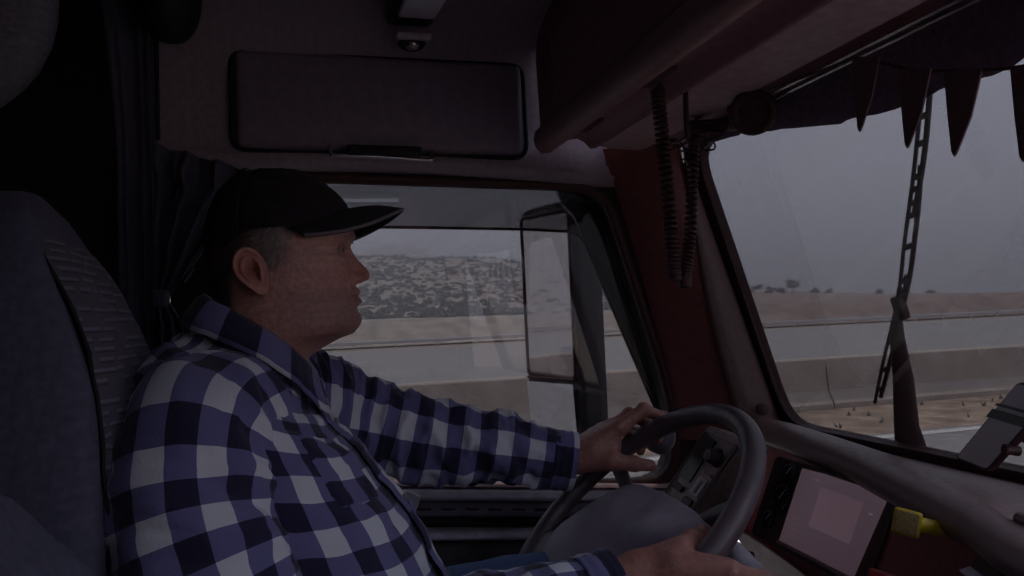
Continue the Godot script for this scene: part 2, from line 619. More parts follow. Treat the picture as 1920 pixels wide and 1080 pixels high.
func plants() -> void:
	var meshes := []
	for k in 5: meshes.append(bush_mesh(100 + k))
	rng.seed = 77
	var spots := []
	for i in 21000:
		var d := rng.randf_range(97.0, 420.0)
		var x := (rng.randf_range(-0.2, 0.72) if i < 16500 else rng.randf_range(-1.9, -0.2)) * d + rng.randf_range(-30, 30)
		if rng.randf() > 0.6 + 0.4 * smoothstep(-0.15, 0.35, noise.get_noise_2d(x * 2.0, d * 2.0)): continue
		if x > 0.42 * d and d < 200: continue
		spots.append(Vector3(x, 0, -d))
	spots.sort_custom(func(a, b): return a.z > b.z)
	var many := []
	var n := 0
	for p in spots:
		var s := rng.randf_range(0.40, 0.90) * (1.0 if rng.randf() < 0.85 else 1.5)
		var tr := Transform3D(Basis(Vector3.UP, rng.randf() * TAU).scaled(Vector3(s, s * rng.randf_range(0.75, 1.1), s)), Vector3(p.x, hill_height(p.x, p.z) - 0.15, p.z))
		if n < 220 and p.x > 0.05 * -p.z and p.x < 0.32 * -p.z:
			var o := MeshInstance3D.new()
			o.mesh = meshes[n % 5]
			o.material_override = M.bush
			o.name = numbered("bush")
			add_child(o)
			o.transform = tr
			tag(o, "grey-green bush on the dry hillside beyond the opposite carriageway", "bush", "bushes on the hillside")
			n += 1
		else:
			many.append(tr)
	var mm := MultiMesh.new()
	mm.transform_format = MultiMesh.TRANSFORM_3D
	mm.mesh = meshes[0]
	mm.instance_count = many.size()
	for i in many.size(): mm.set_instance_transform(i, many[i])
	var mi := MultiMeshInstance3D.new()
	mi.multimesh = mm
	mi.material_override = M.bush
	mi.name = "hillside_scrub"
	add_child(mi)
	tag(mi, "grey-green scrub scattered over the hillside", "scrub", "", "stuff")
	# trees on the skyline seen through the windshield
	var tree_spots := [[1383, 4.0], [1412, 2.6], [1438, 3.2], [1474, 2.6], [1500, 2.2], [1526, 4.4], [1578, 2.4], [1612, 2.2], [1735, 2.4], [1800, 2.2], [1860, 2.6]]
	var names := ["rounded dark tree nearest the windshield pillar on the skyline", "low bushy tree on the skyline, second from the windshield pillar", "leaning small tree on the skyline, third from the windshield pillar",
		"wide low tree on the skyline, fourth from the windshield pillar", "small tree on the skyline beside the tallest one", "tallest tree on the skyline left of the wiper", "small tree on the skyline between tallest tree and wiper",
		"low tree on the skyline just left of the wiper blade", "low tree on the skyline just right of the wiper blade", "second low tree on the skyline right of the wiper", "rightmost low tree on the skyline above the phone"]
	for i in tree_spots.size():
		var q: Array = tree_spots[i]
		rng.seed = 300 + i
		var d := 150.0
		var x: float = (q[0] - 580.0) / 1450.0 * d * 1.06
		var h: float = q[1] * 0.85
		var o := thing("tree", Vector3(x, hill_height(x, -d) - 0.1 - 0.7, -d), names[i], "tree", "trees on the skyline")
		var st := begin()
		var P := o.position
		tube(st, spline([P, P + Vector3(0.1, h * 0.35, 0), P + Vector3(0.05, h * 0.8, 0.1)], 5), [0.16, 0.14, 0.11, 0.09, 0.06, 0.03], 6)
		for k in 4:
			var a := k * 1.7
			bar(st, P + Vector3(0.05, h * (0.35 + 0.1 * k), 0), P + Vector3(cos(a) * h * 0.3, h * (0.6 + 0.08 * k), sin(a) * h * 0.3), 0.035, 5)
		build("trunk", st, M.trunk, o)
		st = begin()
		st.set_smooth_group(-1)
		for k in 6:
			leafy(st, P + Vector3(rng.randfn() * h * 0.22, h * rng.randf_range(0.30, 0.95), rng.randfn() * h * 0.26), Vector3(0.40, 0.26, 0.40) * h, 110, 0.14, Color(0.8, 0.75, 0.75))
		build("crown", st, M.tree_leaf, o)
	# dry grass tufts on the shoulder below the windshield
	rng.seed = 9
	var st2 := begin()
	st2.set_smooth_group(-1)
	for i in 130:
		var x := rng.randf_range(4, 40)
		var z := rng.randf_range(-15.8, -12.8)
		for k in 3:
			var a := rng.randf() * TAU
			var t := Vector3(cos(a), 0, sin(a)) * 0.05
			var p := Vector3(x, 0.002, z)
			st2.set_color(Color(1.7, 1.3, 1.0) * rng.randf_range(0.8, 1.3))
			tri(st2, p - t, p + t, p + Vector3(rng.randfn() * 0.03, rng.randf_range(0.05, 0.14), rng.randfn() * 0.03))
	tag(build("dry_grass", st2, M.bush), "dry grass tufts along the foot of the concrete barrier", "grass", "", "stuff")

# ---------------------------------------------------------------- the cab shell
func opening() -> PackedVector3Array:
	return rounded([V(-0.15, 0.285, -1.5), V(0.60, 0.262, -1.5), V(0.735, -0.20, -1.5), V(0.73, -0.36, -1.5), V(-0.15, -0.30, -1.5)], 0.075)

func cab() -> void:
	var st := begin()
	# roof lining: one sheet from the lip over the side window, up the header and across the cab
	var prof := [Vector2(-1.545, 0.292), Vector2(-1.50, 0.288), Vector2(-1.452, 0.290), Vector2(-1.437, 0.297), Vector2(-1.434, 0.306), Vector2(-1.446, 0.316), Vector2(-1.455, 0.33), Vector2(-1.46, 0.40), Vector2(-1.458, 0.47), Vector2(-1.445, 0.515), Vector2(-1.41, 0.55), Vector2(-1.35, 0.572), Vector2(-1.2, 0.585), Vector2(-1.0, 0.59), Vector2(-0.90, 0.60), Vector2(-0.90, 0.66)]
	var rows := []
	for i in 27:
		var x := lerpf(-0.245, 0.68, i / 26.0)
		var row := PackedVector3Array()
		var drop := 0.030 * smoothstep(0.1, 0.75, x)
		for p in prof: row.append(V(x, p.y - drop * smoothstep(0.45, 0.30, p.y), minf(p.x, maxf(p.x - 0.07 * smoothstep(0.50, 0.68, x), -1.50))))
		rows.append(row)
	sheet(st, rows)
	struct("ceiling_lining", st, M.lining)
	st = begin()
	for b in [[Vector3(-0.68, 0.66, -0.36), Vector3(1.70, 0.06, 2.5)], [Vector3(0.72, 0.66, -0.36), Vector3(0.56, 0.06, 2.5)], [Vector3(0.305, 0.66, -0.96), Vector3(0.27, 0.06, 1.30)], [Vector3(0.305, 0.66, 0.83), Vector3(0.27, 0.06, 0.14)], [Vector3(-1.5, -0.3, -0.36), Vector3(0.06, 1.9, 2.5)]]:
		rbox(st, at(b[0] + Vector3(0, EYE, 0)), b[1], 0.01, 1)
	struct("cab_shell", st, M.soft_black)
	st = begin()
	rbox(st, at(V(-0.2, -1.28, -0.36)), Vector3(2.5, 0.06, 2.5), 0.01, 1)
	struct("cab_floor", st, M.pale_vinyl)
	st = begin()
	rbox(st, at(V(0.985, -0.80, -0.36)), Vector3(0.08, 1.02, 2.42), 0.01, 1)
	struct("front_bulkhead", st, M.soft_black)
	var hatch := thing("added_roof_hatch", V(-0.07, 0.65, -0.05), "unseen glass roof hatch added to let light into the cab", "roof hatch")
	st = begin()  # hatch is out of view, put in so skylight reaches the driver
	rbox(st, at(V(0.305, 0.66, 0.22)), Vector3(0.26, 0.006, 1.07), 0.002, 1)
	build("added_hatch_glass", st, M.clear_glass, hatch)
	# sleeper side wall behind the driver
	st = begin()
	rbox(st, at(V(-0.885, -0.3, -1.53)), Vector3(1.27, 1.94, 0.06), 0.01, 1)
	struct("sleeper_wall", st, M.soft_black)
	var pad := thing("wall_pad", V(-0.5, 0.5, -1.46), "soft grey padded wall panel of the sleeper at the left", "wall panel")
	st = begin()
	rows = []
	for i in 19:
		var e := -PI / 2 + PI * i / 18.0
		var row := PackedVector3Array()
		for j in 40:
			var a := TAU * j / 40
			row.append(V(-0.66 + 0.255 * cos(e) * signf(cos(a)) * pow(absf(cos(a)), 0.6), 0.62 + 0.27 * signf(sin(e)) * pow(absf(sin(e)), 0.8), -1.49 + 0.075 * cos(e) * sin(a)))
		rows.append(row)
	sheet(st, rows, true)
	build("padding", st, M.sleeper, pad)
	# driver's door
	var door := thing("driver_door", V(0.2, -1.2, -1.5), "dark driver's door with side window, sill vents and grab ledge", "door")
	st = begin()
	var inner := opening()
	var outer := rounded([V(-0.24, 0.34, -1.5), V(0.70, 0.34, -1.5), V(0.80, -0.20, -1.5), V(0.90, -1.25, -1.5), V(-0.24, -1.25, -1.5)], 0.02)
	ring(st, outer, inner, Vector3(0, 0, -0.06))
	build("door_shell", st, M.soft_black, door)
	st = begin()
	var seal := PackedVector3Array()
	for p in inner: seal.append(p + Vector3(0, 0, 0.004))
	seal.append(seal[0])
	tube(st, seal, 0.011, 8, false)
	build("window_seal", st, M.rubber, door)
	st = begin()
	var pane := PackedVector3Array()
	for p in inner: pane.append(p + Vector3(0, 0, -0.03))
	plate(st, pane, Vector3(0, 0, -0.004))
	build("window_pane", st, M.glass, door)
	# sill: stepped ledges under the window
	var slope := func(x: float) -> float: return -0.040 * (x - 0.18) / 0.38
	var ledge := func(called: String, y0: float, y1: float, z0: float, z1: float, m: Material) -> void:
		var s := begin()
		var rr := []
		for i in 8:
			var x: float = lerpf(-0.3, 0.80, i / 7.0)
			var q: float = slope.call(x)
			rr.append(PackedVector3Array([V(x, y1 + q, -1.50), V(x, y1 + q, z0 - 0.006), V(x, y1 + q - 0.002, z0 - 0.002), V(x, y1 + q - 0.006, z0), V(x, (y0 + y1) / 2 + q, (z0 + z1) / 2), V(x, y0 + q + 0.005, z1), V(x, y0 + q, z1 - 0.006), V(x, y0 + q, -1.50)]))
		sheet(s, rr)
		build(called, s, m, door)
	ledge.call("sill_cap", -0.312, -0.303, -1.462, -1.462, M.shelf)
	ledge.call("sill_ledge", -0.333, -0.3135, -1.452, -1.446, M.grey_plastic)
	ledge.call("vent_strip", -0.362, -0.3345, -1.456, -1.444, M.door_plastic)
	ledge.call("lower_band", -0.387, -0.3635, -1.475, -1.47, M.soft_black)
	ledge.call("grab_rail", -0.404, -0.3885, -1.438, -1.436, M.grey_plastic)
	ledge.call("door_trim", -0.95, -0.406, -1.47, -1.45, M.black_plastic)
	for k in 9:
		st = begin()
		var x := 0.195 + k * 0.0455
		rbox(st, at(V(x, -0.347 + slope.call(x), -1.4475), 0, 0, -6), Vector3(0.026, 0.0045, 0.006), 0.0015, 1)
		build("vent_slot", st, M.rubber, door)
	st = begin()
	var pocket := []
	for i in 13:
		var t := i / 12.0
		var x := lerpf(0.16, 0.75, t)
		var y := -0.425 - 0.075 * (1 - pow(2 * t - 1, 4.0))
		pocket.append(PackedVector3Array([V(x, y - 0.045, -1.452), V(x, y - 0.02, -1.425), V(x, y, -1.418), V(x, y + 0.004, -1.428), V(x, y - 0.03, -1.448)]))
	sheet(st, pocket)
	build("door_pocket", st, M.door_plastic, door)
	st = begin()
	rbox(st, at(V(0.155, -0.352, -1.435), 0, 12, -28), Vector3(0.035, 0.085, 0.02), 0.006, 2)
	build("grab_bracket", st, M.grey_plastic, door)
	# smoked wind deflector outside the glass, along the top and front of the window
	var d := thing("wind_deflector", V(0.2, 0.2, -1.575), "smoked plastic wind deflector along the top and front of side window", "wind deflector")
	st = begin()
	var a := PackedVector3Array()
	var b := PackedVector3Array()
	var top := [V(-0.42, 0.31, -1.572), V(0.0, 0.31, -1.572), V(0.40, 0.305, -1.572), V(0.50, 0.30, -1.572), V(0.535, 0.24, -1.572), V(0.56, 0.21, -1.572)]
	var low := [V(-0.42, 0.200, -1.572), V(0.0, 0.196, -1.572), V(0.40, 0.186, -1.572), V(0.52, 0.180, -1.572), V(0.553, 0.176, -1.572), V(0.575, 0.160, -1.572)]
	for p in spline(top, 30): a.append(p)
	for p in spline(low, 30): b.append(p)
	var back := func(l: PackedVector3Array) -> PackedVector3Array:
		var o := PackedVector3Array()
		for p in l: o.append(p + Vector3(0, 0, -0.003))
		return o
	sheet(st, [a, b, back.call(b), back.call(a), a])
	build("smoked_visor", st, M.smoked, d)
	st = begin()
	a = PackedVector3Array(); b = PackedVector3Array()
	for p in spline([V(0.50, 0.312, -1.574), V(0.535, 0.24, -1.574), V(0.563, 0.208, -1.574), V(0.600, 0.10, -1.574), V(0.665, -0.06, -1.574), V(0.762, -0.30, -1.574)], 30): a.append(p)
	for p in spline([V(0.72, 0.312, -1.574), V(0.735, 0.24, -1.574), V(0.745, 0.20, -1.574), V(0.76, 0.10, -1.574), V(0.79, -0.06, -1.574), V(0.85, -0.30, -1.574)], 30): b.append(p)
	sheet(st, [a, b, back.call(b), back.call(a), a])
	build("front_channel", st, M.smoked_dark, d)
	st = begin()
	tube(st, spline([V(-0.42, 0.200, -1.570), V(0.0, 0.196, -1.570), V(0.40, 0.186, -1.570), V(0.52, 0.180, -1.570), V(0.553, 0.176, -1.570), V(0.575, 0.160, -1.570), V(0.602, 0.10, -1.570), V(0.665, -0.06, -1.570), V(0.762, -0.30, -1.570)], 60), 0.0035, 6)
	build("edge_strip", st, M.rubber, d)
	# A-pillar and its trim
	var pil := thing("windshield_pillar", V(0.85, -0.26, -1.46), "dark red-brown pillar between the side window and windshield", "pillar")
	var T := [V(0.60, 0.34, -1.49), V(0.655, 0.34, -1.44), V(0.70, 0.34, -1.425), V(0.745, 0.34, -1.44), V(0.772, 0.34, -1.47)]
	var B := [V(0.742, -0.27, -1.49), V(0.79, -0.27, -1.43), V(0.84, -0.27, -1.40), V(0.885, -0.27, -1.41), V(0.90, -0.27, -1.43)]
	st = begin()
	rows = []
	for i in 13:
		var t := i / 12.0
		var mid := []
		for k in 5: mid.append(T[k].lerp(B[k], t) + Vector3(0.012 * sin(PI * t), 0, 0))
		rows.append(spline(mid.slice(0, 4), 12))
	sheet(st, rows)
	build("pillar_cover", st, M.pillar, pil)
	st = begin()
	rows = []
	for i in 17:
		var t := i / 16.0
		var w := smoothstep(0.0, 0.75, t)
		var p0: Vector3 = T[3].lerp(B[2], w).lerp(T[3].lerp(B[3], t), 0.35)
		p0.y = lerpf(0.34 + EYE, -0.27 + EYE, t)
		p0.x = lerpf(0.752, 0.835, t) - 0.020 * sin(PI * t)
		p0.z = lerpf(-1.43, -1.385, t)
		var p2 := V(lerpf(0.774, 0.945, t), lerpf(0.34, -0.27, t), lerpf(-1.47, -1.42, t))
		var p1 := p0.lerp(p2, 0.5) + Vector3(-0.012, 0, 0.016)
		rows.append(spline([p0 + Vector3(0.006, 0, -0.02), p0, p0.lerp(p1, 0.4) + Vector3(0, 0, 0.004), p1, p2, p2 + Vector3(0.01, 0, -0.03)], 16))
	sheet(st, rows)
	build("pillar_trim", st, M.pillar_trim, pil)
	st = begin()
	lathe(st, V(0.868, -0.205, -1.372), Vector3(-0.3, 0.1, 1), [[-0.012, 0.0125], [-0.004, 0.0125], [-0.003, 0.011], [-0.003, 0.0]], 20)
	build("screw_cap", st, M.pillar_trim, pil)
	# windshield with its black seal
	var ws := thing("windshield", V(0.95, -0.27, -0.4), "large windshield with a dark rubber seal and added clear pane", "windshield")
	st = begin()
	var thick := Vector3(0.006, 0.002, 0)
	plate(st, rounded([V(0.785, 0.345, -1.47), V(0.965, -0.272, -1.44), V(0.965, -0.272, -0.61), V(0.785, 0.345, -0.61)], 0.03), thick)
	build("driver_pane", st, M.glass, ws)
	st = begin()
	plate(st, rounded([V(0.785, 0.345, -0.59), V(0.965, -0.272, -0.59), V(0.965, -0.272, 0.70), V(0.785, 0.345, 0.74)], 0.03), thick)  # unseen clear pane, split from the tinted one to brighten the driver
	build("added_clear_pane", st, M.clear_glass, ws)
	st = begin()
	bar(st, V(0.782, 0.36, -0.60), V(0.968, -0.28, -0.60), 0.016)  # post added where the tinted and clear panes part
	build("added_centre_post", st, M.rubber, ws)
	st = begin()
	var big := rounded([V(0.750, 0.40, -1.53), V(0.965, -0.330, -1.50), V(0.965, -0.330, 0.76), V(0.750, 0.40, 0.80)], 0.04)
	var small := rounded([V(0.80, 0.335, -1.455), V(0.957, -0.245, -1.415), V(0.957, -0.245, 0.68), V(0.80, 0.335, 0.72)], 0.07)
	for i in small.size(): small[i] = small[i] + Vector3(-0.01, 0, 0)
	ring(st, big, small, Vector3(0.02, 0.005, 0))
	build("seal", st, M.rubber, ws)
	# passenger's side, behind the camera
	var pd := thing("passenger_door", V(0.2, -1.2, 0.8), "passenger's door with its side window", "door")
	st = begin()
	outer = rounded([V(-0.46, 0.60, 0.80), V(0.76, 0.60, 0.80), V(0.80, -0.20, 0.80), V(0.95, -1.25, 0.80), V(-0.46, -1.25, 0.80)], 0.02)
	inner = rounded([V(0.05, 0.40, 0.80), V(0.66, 0.40, 0.80), V(0.74, -0.20, 0.80), V(0.72, -0.45, 0.80), V(0.05, -0.45, 0.80)], 0.06)
	ring(st, outer, inner, Vector3(0, 0, 0.06))
	build("door_shell", st, M.pale_vinyl, pd)
	st = begin()
	pane = PackedVector3Array()
	for p in inner: pane.append(p + Vector3(0, 0, 0.03))
	plate(st, pane, Vector3(0, 0, 0.004))
	build("window_pane", st, M.glass, pd)
	st = begin()
	rbox(st, at(V(-0.98, -0.3, 0.83)), Vector3(1.1, 1.9, 0.06), 0.01, 1)
	struct("sleeper_wall", st, M.pale_vinyl)

func overhead() -> void:
	# storage flap over the door, with its wire grip and latch
	var o := thing("overhead_flap", V(0.15, 0.32, -1.44), "rounded grey storage flap over the driver's door with wire grip", "cabinet door")
	var st := begin()
	rbox(st, at(V(0.151, 0.408, -1.452), 1.5, 0, -0.6), Vector3(0.530, 0.176, 0.028), 0.012, 3)
	build("flap", st, M.lining_panel, o)
	st = begin()
	var lp := rounded([V(-0.122, 0.502, -1.4535), V(0.424, 0.498, -1.4535), V(0.424, 0.310, -1.4475), V(-0.122, 0.318, -1.4475)], 0.03)
	lp.append(lp[0])
	tube(st, lp, 0.0045, 8, false)
	build("flap_gasket", st, M.soft_black, o)
	st = begin()
	tube(st, spline([V(0.046, 0.325, -1.436), V(0.048, 0.312, -1.428), V(0.058, 0.307, -1.425), V(0.14, 0.304, -1.424), V(0.222, 0.300, -1.425), V(0.232, 0.304, -1.428), V(0.234, 0.318, -1.436)], 40), 0.0036, 8)
	build("wire_grip", st, M.chrome, o)
	st = begin()
	rbox(st, at(V(0.145, 0.315, -1.427), 0, 0, -1), Vector3(0.135, 0.020, 0.022), 0.005, 2)
	build("latch", st, M.soft_black, o)
	# map lamp on the ceiling
	o = thing("map_lamp", V(0.20, 0.585, -1.28), "slim ceiling lamp with clear lens and swivelling eyeball spot", "ceiling lamp")
	st = begin()
	var b := at(V(0.195, 0.545, -1.262), 7, 0, 0)
	rbox(st, b, Vector3(0.088, 0.04, 0.29), 0.014, 3)
	build("housing", st, M.black_plastic, o)
	st = begin()
	rbox(st, at(V(0.195, 0.508, -1.365), 12, 0, 0), Vector3(0.062, 0.012, 0.062), 0.004, 2)
	build("spot_plate", st, M.grey_plastic, o)
	st = begin()
	lathe(st, V(0.195, 0.503, -1.370), Vector3(0, -1, 0.25), [[-0.002, 0.024], [0.004, 0.025], [0.008, 0.021], [0.009, 0.015], [0.006, 0.013]], 24)
	build("eyeball_socket", st, M.black_plastic, o)
	st = begin()
	lathe(st, V(0.195, 0.498, -1.368), Vector3(-0.1, -1, 0.45), [[0.0, 0.013], [0.006, 0.0125], [0.010, 0.009], [0.011, 0.0]], 16)
	build("eyeball_lens", st, M.chrome, o)
	st = begin()
	rbox(st, at(V(0.197, 0.523, -1.255), 7, 0, 0), Vector3(0.066, 0.014, 0.12), 0.005, 2)
	build("lamp_lens", st, M.lens, o)
	# dark rounded pod hanging at the ceiling behind the driver
	o = thing("ceiling_pod", V(-0.22, 0.5, -1.3), "dark rounded pod under the ceiling behind the driver", "pod")
	st = begin()
	var rows := []
	for i in 13:
		var t := i / 12.0
		var r := sqrt(maxf(0.0, 1 - pow(t, 3.0)))
		var row := PackedVector3Array()
		for j in 28:
			var a := TAU * j / 28
			row.append(V(-0.212 + 0.058 * cos(a) * r + 0.01 * t, 0.60 - 0.135 * t, -1.32 + 0.09 * sin(a) * r))
		rows.append(row)
	sheet(st, rows, true)
	build("pod", st, M.soft_black, o)
	# front overhead cabinet across the cab
	o = thing("overhead_cabinet", V(0.5, 0.33, -0.4), "dark red-brown cabinet across the cab above the windshield", "cabinet")
	st = begin()
	rows = []
	for z in [-1.435, -1.43, -1.42, -0.9, -0.3, 0.78]:
		var q := 0.012 if z == -1.435 else 0.0
		rows.append(PackedVector3Array([V(0.452 + q, 0.62, z), V(0.445 + q, 0.50, z), V(0.448 + q, 0.365, z)]))
	sheet(st, rows)
	build("cabinet_front", st, M.cabinet_dark, o)
	st = begin()
	rows = []
	for i in 12:
		var z := lerpf(-1.44, 0.78, pow(i / 11.0, 1.5))
		var k := 1.0 if i > 0 else 0.4
		rows.append(PackedVector3Array([V(0.448, 0.368, z), V(0.440, 0.362, z), V(0.436, 0.345, z), V(0.440, 0.326 + 0.006 * (1 - k), z), V(0.452, 0.318, z), V(0.470, 0.320, z), V(0.478, 0.335, z)]))
	sheet(st, rows)
	build("cabinet_lip", st, M.cabinet, o)
	st = begin()
	rows = []
	for z in [-1.42, -0.9, 0.0, 0.78]:
		rows.append(PackedVector3Array([V(0.474, 0.338, z), V(0.520, 0.344, z), V(0.534, 0.337, z), V(0.545, 0.325, z), V(0.556, 0.325, z), V(0.566, 0.336, z)]))
	sheet(st, rows)
	build("cabinet_recess", st, M.cabinet_dark, o)
	st = begin()
	rows = []
	for z in [-1.44, -0.9, 0.0, 0.78]:
		rows.append(PackedVector3Array([V(0.566, 0.336, z), V(0.60, 0.330, z), V(0.66, 0.327, z), V(0.672, 0.330, z)]))
	sheet(st, rows)
	build("underside_panel", st, M.shelf, o)
	st = begin()
	rows = []
	for z in [-1.46, -0.9, 0.0, 0.78]:
		rows.append(PackedVector3Array([V(0.672, 0.330, z), V(0.69, 0.336, z), V(0.72, 0.345, z), V(0.80, 0.362, z)]))
	sheet(st, rows)
	build("windshield_header", st, M.cabinet_dark, o)
	for z in [-1.30, -1.02]:
		st = begin()
		rbox(st, at(V(0.50, 0.340, z)), Vector3(0.025, 0.006, 0.09), 0.003, 2)
		build("catch", st, M.rubber, o)
	# twin rail for the windshield curtain
	o = thing("curtain_rail", V(0.69, 0.32, -0.5), "pair of thin pale rails along the top of the windshield", "curtain rail")
	for k in 2:
		st = begin()
		bar(st, V(0.684 + k * 0.012, 0.319 - k * 0.004, -1.40), V(0.684 + k * 0.012, 0.319 - k * 0.004, 0.7), 0.0028)
		build("rail", st, M.chrome, o)
	for z in [-1.36, -1.12, -0.6, 0.0]:
		st = begin()
		rbox(st, at(V(0.69, 0.326, z)), Vector3(0.026, 0.012, 0.02), 0.003, 1)
		build("bracket", st, M.rubber, o)
	# cloth valance sagging below the header
	o = thing("windshield_valance", V(0.75, 0.3, -0.6), "purple-grey cloth valance sagging along the top of windshield", "valance")
	st = begin()
	rows = []
	var lows := [0.318, 0.306, 0.290, 0.276, 0.264, 0.256, 0.253, 0.254, 0.258, 0.266, 0.28, 0.30]
	for i in 60:
		var t := i / 59.0
		var z := lerpf(-1.32, 0.4, t)
		var y: float = lerp_list([-1.32, -1.20, -1.11, -1.04, -0.97, -0.90, -0.82, -0.6, -0.4, -0.1, 0.2, 0.4], lows, z)
		var w := 0.004 * sin(z * 43.0) + 0.003 * sin(z * 71.0 + 1.0)
		rows.append(PackedVector3Array([V(0.748, 0.352, z), V(0.750 + w, lerpf(0.345, y, 0.4), z), V(0.753 + w * 1.6, lerpf(0.345, y, 0.75), z), V(0.756 + w * 2, y, z), V(0.759 + w * 2, y + 0.001, z), V(0.754, 0.352, z)]))
	sheet(st, rows)
	build("cloth", st, M.valance, o)
	# pennants on a cord
	o = thing("pennant_garland", V(0.68, 0.2, -0.5), "garland of dark pointed pennants across the top of windshield", "garland")
	st = begin()
	var cord := []
	for p in [[-1.0, 0.318], [-0.84, 0.305], [-0.797, 0.300], [-0.723, 0.262], [-0.661, 0.240], [-0.581, 0.218], [-0.45, 0.20], [-0.2, 0.21], [0.2, 0.26], [0.6, 0.32]]: cord.append(V(0.664, p[1], p[0]))
	tube(st, spline(cord, 80), 0.002, 6)
	build("cord", st, M.rubber, o)
	var tips := [[-0.799, 0.208, 0.300], [-0.724, 0.171, 0.262], [-0.660, 0.148, 0.240], [-0.581, 0.126, 0.218], [-0.50, 0.112, 0.207], [-0.42, 0.108, 0.20], [-0.34, 0.11, 0.20], [-0.26, 0.115, 0.205]]
	for p in tips:
		st = begin()
		var z: float = p[0]
		var tri_loop := PackedVector3Array([V(0.663, p[2] + 0.004, z - 0.010), V(0.660, p[2] - 0.012, z + 0.040), V(0.659, lerpf(p[2], p[1], 0.5) - 0.01, z + 0.024), V(0.658, p[1] + 0.004, z + 0.005), V(0.658, p[1], z + 0.001), V(0.658, p[1] + 0.006, z - 0.002), V(0.661, lerpf(p[2], p[1], 0.5), z - 0.007)])
		plate(st, tri_loop, Vector3(0.0022, 0, 0))
		build("pennant", st, M.pennant, o)
	# gadgets clipped to the rail
	o = thing("clip_on_gadget", V(0.68, 0.29, -1.02), "dark round clip-on gadget on the rail at windshield top", "gadget")
	st = begin()
	lathe(st, V(0.672, 0.300, -1.045), Vector3(-0.6, -0.35, 0.8), [[-0.012, 0.010], [-0.010, 0.026], [-0.003, 0.034], [0.004, 0.036], [0.009, 0.033], [0.010, 0.026], [0.006, 0.022]], 28)
	build("disc", st, M.rubber, o)
	st = begin()
	rbox(st, at(V(0.684, 0.318, -1.06), 0, 20, 10), Vector3(0.03, 0.02, 0.04), 0.005, 2)
	build("clip", st, M.rubber, o)
	o = thing("cable_box", V(0.67, 0.30, -1.18), "small dark box with looped leads clipped under the rail", "cable box")
	st = begin()
	rbox(st, at(V(0.668, 0.308, -1.165), 10, 24, 8), Vector3(0.035, 0.022, 0.085), 0.006, 2)
	build("box", st, M.rubber, o)
	rng.seed = 4
	for k in 6:
		st = begin()
		var c := V(0.655 + 0.010 * rng.randfn(), 0.289 + 0.008 * rng.randfn(), -1.185 + 0.02 * rng.randfn())
		var pts := []
		var rz := rng.randf_range(0.025, 0.055)
		var ry := rng.randf_range(0.008, 0.020)
		var tl := rng.randf_range(-0.5, 0.5)
		for i in 13:
			var a := TAU * i / 12.0
			pts.append(c + Vector3(0.012 * sin(a * 2 + k), ry * sin(a) + tl * 0.02 * cos(a), rz * cos(a)))
		tube(st, spline(pts, 36), 0.0017, 6)
		build("lead", st, M.rubber, o)
	# two coiled microphone cords
	coil_cord("dark coiled radio cord hanging nearer the driver in front of pillar", [V(0.505, 0.440, -1.04), V(0.512, 0.37, -1.05), V(0.528, 0.325, -1.055)], [V(0.520, 0.335, -1.06), V(0.528, 0.24, -1.065), V(0.536, 0.12, -1.07), V(0.541, 0.045, -1.075)], 0.0082, 0.0033)
	coil_cord("dark coiled radio cord with shiny turns beside the windshield edge", [V(0.520, 0.440, -1.02), V(0.545, 0.425, -1.03), V(0.556, 0.36, -1.04), V(0.560, 0.28, -1.05), V(0.564, 0.262, -1.055)], [V(0.578, 0.262, -1.06), V(0.573, 0.20, -1.065), V(0.568, 0.12, -1.07), V(0.560, 0.06, -1.075), V(0.556, 0.035, -1.075)], 0.0072, 0.0028)

func coil_cord(label: String, lead: Array, core: Array, r: float, w: float) -> void:
	var o := thing("coiled_cord", core[-1], label, "cord", "coiled radio cords")
	var st := begin()
	tube(st, spline(lead, 24), 0.0042, 8)
	build("straight_lead", st, M.rubber, o)
	st = begin()
	var c := spline(core, 600)
	var fr := frames(c)
	var pts := PackedVector3Array()
	var len := 0.0
	for i in c.size() - 1: len += c[i].distance_to(c[i + 1])
	var turns := len / (w * 2.25)
	for i in c.size():
		var a := TAU * turns * i / (c.size() - 1)
		var k: float = r * minf(1.0, 0.35 + minf(i, c.size() - 1 - i) / 14.0)
		pts.append(c[i] + (fr[i][1] * cos(a) + fr[i][2] * sin(a)) * k)
	tube(st, pts, w, 6)
	build("coil", st, M.rubber, o)

# ---------------------------------------------------------------- fittings
func hood_x(z: float) -> float:
	return lerp_list([-1.46, -1.295, -0.996, -0.81, -0.689, -0.593, -0.45, -0.2, 0.2, 0.75], [0.83, 0.814, 0.757, 0.697, 0.657, 0.612, 0.57, 0.55, 0.55, 0.56], z)

func reflection_picture() -> ImageTexture:  # paints the reflection seen on the instrument glass
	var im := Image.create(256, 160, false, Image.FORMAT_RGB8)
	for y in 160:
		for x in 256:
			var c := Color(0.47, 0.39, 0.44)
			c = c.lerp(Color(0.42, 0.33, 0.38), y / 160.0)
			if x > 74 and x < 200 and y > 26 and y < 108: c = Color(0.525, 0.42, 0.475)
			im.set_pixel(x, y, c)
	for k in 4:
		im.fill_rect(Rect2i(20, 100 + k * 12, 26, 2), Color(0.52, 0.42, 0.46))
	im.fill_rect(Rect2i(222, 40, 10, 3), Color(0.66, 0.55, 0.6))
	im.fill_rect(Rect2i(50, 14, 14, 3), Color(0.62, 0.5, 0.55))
	return ImageTexture.create_from_image(im)

